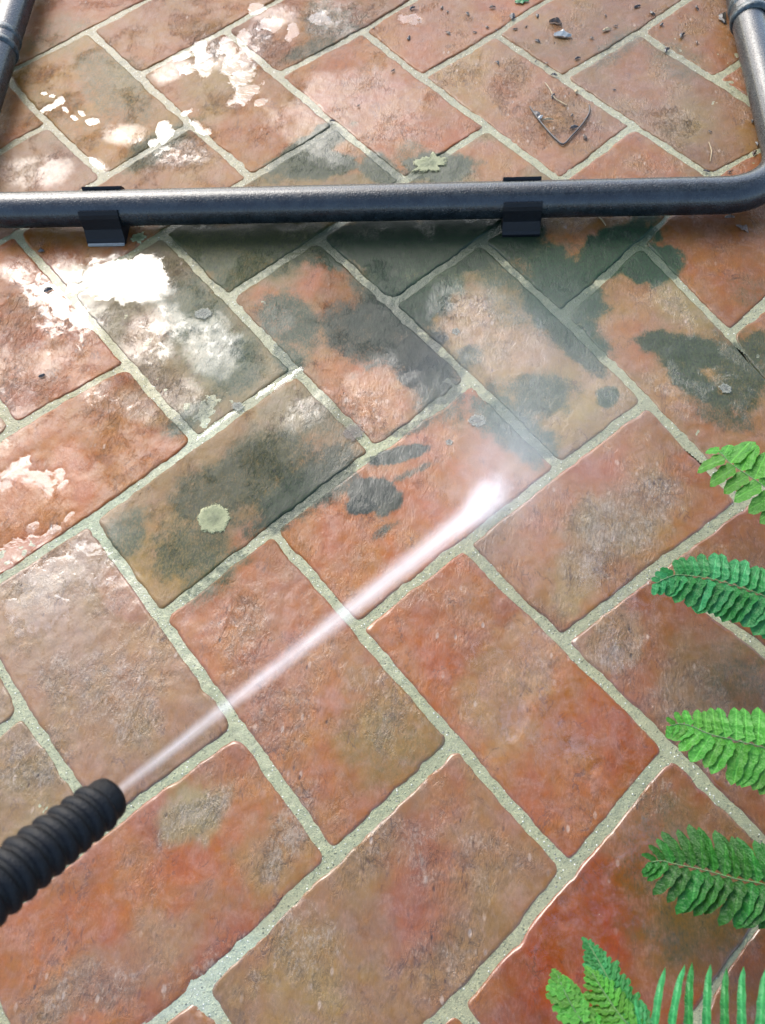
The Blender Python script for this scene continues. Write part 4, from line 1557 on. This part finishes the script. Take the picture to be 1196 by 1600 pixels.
def lichen(px, py, rx, ry, ang, mat, label, seed, rag=.10, th=.0006):
    r = np.random.default_rng(seed)
    c = Vector(at(px, py, 0))
    k = (CAM_P[2]) / FPX / (-(RM @ np.array([(px - PW / 2) / FPX, -(py - PH / 2) / FPX, -1.0]))[2])
    n, rings = 44, 7
    ph = r.uniform(0, 6.28, 6)
    amp = rag * np.array([.5, .8, .7, .5, .45, .4])
    vs, fs, ring = [(0, 0, .0010 + th)], [], [0.0]
    for j in range(1, rings + 1):
        q = j / rings
        for i in range(n):
            w = 2 * math.pi * i / n
            o = 1 + sum(amp[a] * math.sin((2 + a * 2.0 + a) * w + ph[a]) for a in range(6)) * q
            x, y = math.cos(w) * rx * o * q, math.sin(w) * ry * o * q
            ca, sa = math.cos(ang), math.sin(ang)
            X, Y = (x * ca - y * sa) * k, (x * sa + y * ca) * k * 1.12
            z = .0010 + th * (.55 + .45 * math.cos(q * 9 + .6 * math.sin(3 * w + ph[0]))) * (1 if j < rings else 0) - (.0035 if j == rings else 0) + r.uniform(-.00012, .00012)
            vs.append((X, Y, z))
            ring.append(q)
    for i in range(n):
        fs.append((0, 1 + i, 1 + (i + 1) % n))
    for j in range(rings - 1):
        for i in range(n):
            a, b = 1 + j * n + i, 1 + j * n + (i + 1) % n
            fs.append((a, a + n, b + n, b))
    me = make_mesh('lichen', vs, fs, mat)
    attr_f(me, 'ring', ring)
    o = link('lichen', me, None, c)
    tag(o, label, 'lichen', 'lichens growing on the tiles')


lichen(335, 811, 30, 26, 0, LICH_G, 'large round yellow green lichen on the dark mossy tile', 1, .06)
lichen(672, 256, 27, 20, .3, LICH_G, 'ragged yellow green lichen behind the tube near its middle', 2, .22)
lichen(318, 491, 17, 12, .1, LICH_W, 'pale oval lichen on the grey wet tile right of the white sky reflection', 3, .08)
lichen(746, 658, 17, 13, 0, LICH_W, 'thin pale lichen ring just above the end of the water jet', 4, .05, .0005)
lichen(552, 676, 24, 17, .4, LICH_T, 'brownish lichen straddling the end of a joint below the pink and black tile', 5, .08, .0005)
lichen(372, 636, 12, 9, 0, LICH_W, 'small pale lichen crust on the joint above the dark mossy tile', 6, .15)
lichen(1133, 608, 12, 10, 0, LICH_W, 'small grey green lichen on the brown mossy tile at the right above the ferns', 7, .12)
lichen(702, 692, 7, 6, 0, LICH_W, 'tiny pale lichen dot on the red tile beside the black scrub marks', 8, .12)
lichen(712, 519, 8, 7, 0, LICH_W, 'small whitish lichen at the left edge of the greyish tile', 9, .15)
lichen(217, 372, 13, 10, 0, LICH_G, 'green lichen just beside the left clip of the tube', 10, .2)

# ------------------------------------------------------------------ litter
def crumb_mesh(name, length, width, thick, mat, seed, bend=.5):
    r = random.Random(seed)
    n = 6
    vs, fs = [], []
    for i in range(n + 1):
        t = i / n
        w = width * .5 * math.sin(math.pi * (.08 + .84 * t)) * r.uniform(.6, 1.2)
        yc = bend * length * .25 * math.sin(math.pi * t) + r.uniform(-.1, .1) * width
        zc = thick * (.8 + 1.4 * math.sin(math.pi * t) * r.uniform(.5, 1.2))
        x = (t - .5) * length
        vs += [(x, yc - w, zc * .5), (x, yc, zc + thick * .6), (x, yc + w, zc * r.uniform(.3, 1.3)), (x, yc, 0)]
    for i in range(n):
        for j in range(4):
            a, b = i * 4 + j, i * 4 + (j + 1) % 4
            fs.append((a, b, b + 4, a + 4))
    fs += [(3, 2, 1, 0), (n * 4, n * 4 + 1, n * 4 + 2, n * 4 + 3)]
    return make_mesh(name, vs, fs, mat, False)


DARK_M = simple_mat('wet_rotten_leaf', (0.0104, 0.0078, 0.0057), .35, .4, 300, .5)
BROWN_M = simple_mat('brown_leaf', (0.0442, 0.0234, 0.0114), .5, .4, 300, .5)
STRAW_M = simple_mat('pale_straw', (0.2184, 0.1664, 0.0884), .6, .3, 300, .3)
WHITE_M = simple_mat('white_flake', (0.2860, 0.2808, 0.2496), .5, .3, 300, .2)
GREENB_M = simple_mat('fresh_green_scrap', (0.0156, 0.1040, 0.0234), .4, .3, 200, .4)


def litter(px, py, name, ln, wd, mat, label, cat, ang, seed, bend=.5, th=.0012, group=None):
    o = link(name, crumb_mesh(name, ln, wd, th, mat, seed, bend), None, at(px, py, .0012))
    o.rotation_euler = (0, 0, R(ang))
    tag(o, label, cat, group)
    return o


litter(816, 3, 'leaf_scrap', .022, .014, GREENB_M, 'bright green leaf scrap at the top edge of the patio', 'leaf scrap', 10, 1)
litter(879, 57, 'paper_flake', .026, .010, WHITE_M, 'crumpled whitish flake on the dirty tile near the top', 'flake', -5, 2, .2, .003)
litter(948, 47, 'wood_chip', .014, .006, STRAW_M, 'pale straw coloured wood chip right of the white flake', 'wood chip', 25, 3, .2)
litter(901, 144, 'wood_chip', .007, .007, STRAW_M, 'small yellowish chip lying on the joint above the curved twig', 'wood chip', 60, 4, .2)
litter(845, 184, 'wood_chip', .010, .005, WHITE_M, 'small white chip beside the dark end of the curved twig', 'wood chip', 60, 5, .2)
litter(856, 188, 'wood_chip', .016, .004, STRAW_M, 'thin tan splinter beside the small white chip', 'splinter', 5, 6, .3)
litter(1151, 38, 'paper_flake', .011, .013, WHITE_M, 'white flake stuck against the right tube below its collar', 'flake', 60, 7, .2)
litter(865, 151, 'leaf_fragment', .012, .005, DARK_M, 'black leaf fragment in the middle of the tile with the curved twig', 'leaf fragment', 70, 8)
litter(897, 200, 'leaf_fragment', .013, .007, DARK_M, 'dark wet leaf fragment inside the right arm of the curved twig', 'leaf fragment', 20, 9)
litter(838, 180, 'leaf_fragment', .020, .006, DARK_M, 'dark wet leaf fragment on the left arm of the curved twig', 'leaf fragment', -50, 10)
litter(1043, 79, 'leaf_fragment', .012, .007, DARK_M, 'black leaf fragment lying on a pale joint at upper right', 'leaf fragment', 60, 11)
litter(1067, 56, 'leaf_fragment', .014, .007, DARK_M, 'branching black leaf fragment near the right tube', 'leaf fragment', 60, 12)
litter(802, 26, 'leaf_fragment', .014, .010, DARK_M, 'dark leaf fragment below the green leaf scrap', 'leaf fragment', 80, 13)
litter(868, 38, 'leaf_fragment', .020, .009, BROWN_M, 'curled brown leaf fragment above the white flake', 'leaf fragment', -20, 14, .9, .003)
litter(1132, 28, 'leaf_fragment', .026, .010, DARK_M, 'long dark leaf fragment beside the collar of the right tube', 'leaf fragment', 85, 15)
litter(1160, 358, 'leaf_fragment', .018, .009, BROWN_M, 'brown leaf fragment on the tile below the bend of the tube', 'leaf fragment', -40, 16)
litter(1140, 340, 'leaf_fragment', .012, .007, BROWN_M, 'smaller brown leaf fragment just below the bend of the tube', 'leaf fragment', 10, 17)
litter(65, 413 - 20, 'leaf_fragment', .008, .006, DARK_M, 'small dark crumb on the brown tile left of the left clip', 'leaf fragment', 10, 18)
litter(66, 588, 'leaf_fragment', .008, .007, DARK_M, 'small black crumb on the pink tile at the left edge', 'leaf fragment', 30, 19)
litter(76, 454, 'leaf_fragment', .012, .009, DARK_M, 'dark crumb at the edge of the bright puddle on the left', 'leaf fragment', 30, 20)
spots = [(776, 47), (762, 42), (839, 25), (823, 42), (805, 45), (840, 65), (947, 24), (1033, 38), (996, 11), (962, 40), (777, 99), (838, 96), (853, 99), (866, 118),
         (700, 18), (690, 12), (645, 14), (742, 50), (700, 52), (585, 44), (614, 110), (770, 12), (1110, 205), (1182, 225), (1180, 240), (1140, 268), (1104, 268),
         (915, 214), (893, 180), (903, 92), (655, 30), (730, 22), (640, 60), (560, 165), (520, 190), (1020, 20), (1088, 66), (1178, 190), (960, 140), (925, 60), (1090, 12)]
base_crumbs = [crumb_mesh('leaf_crumb', .0085, .0042, .0009, DARK_M if i % 3 else BROWN_M, 50 + i, .6) for i in range(6)]
for i, (px, py) in enumerate(spots):
    o = link('leaf_crumb', base_crumbs[i % 6], None, at(px, py, .0012))
    o.rotation_euler = (0, 0, i * 2.4)
    k = .55 + .75 * ((i * 37) % 100) / 100
    o.scale = (k, k, k)
    tag(o, 'tiny dark crumb of dead leaf scattered on the tiles behind the tube', 'leaf crumb', 'dead leaf crumbs scattered behind the tube')


def strand(name, pix, rad, mat, label, cat):
    P = catmull([at(a, b, .0022) for a, b in pix], 30)
    c = P[0].copy()
    c.z = 0
    o = link(name, tube_mesh(name, [p - c for p in P], [rad * (.5 + .5 * math.sin(math.pi * (.15 + .7 * i / 30))) for i in range(31)], mat, 7), None, c)
    tag(o, label, cat)


strand('twig', [(828, 166), (840, 184), (858, 206), (872, 220), (881, 225), (892, 214), (910, 194), (921, 176), (921, 164)], .0013, DARK_M,
       'thin dark twig bent into a V on a pinkish tile', 'twig')
strand('root_strand', [(852, 129), (860, 140), (866, 152), (878, 160), (887, 165)], .0008, STRAW_M, 'fine pale rootlet above the bent dark twig', 'rootlet')
strand('straw', [(1108, 222), (1112, 236), (1110, 252)], .0007, STRAW_M, 'single thin straw lying on the tile left of the tube bend', 'straw')
strand('grass_blade', [(931, 333), (940, 342), (947, 352)], .0009, STRAW_M, 'short pale grass blade on the orange patch in front of the tube', 'grass blade')
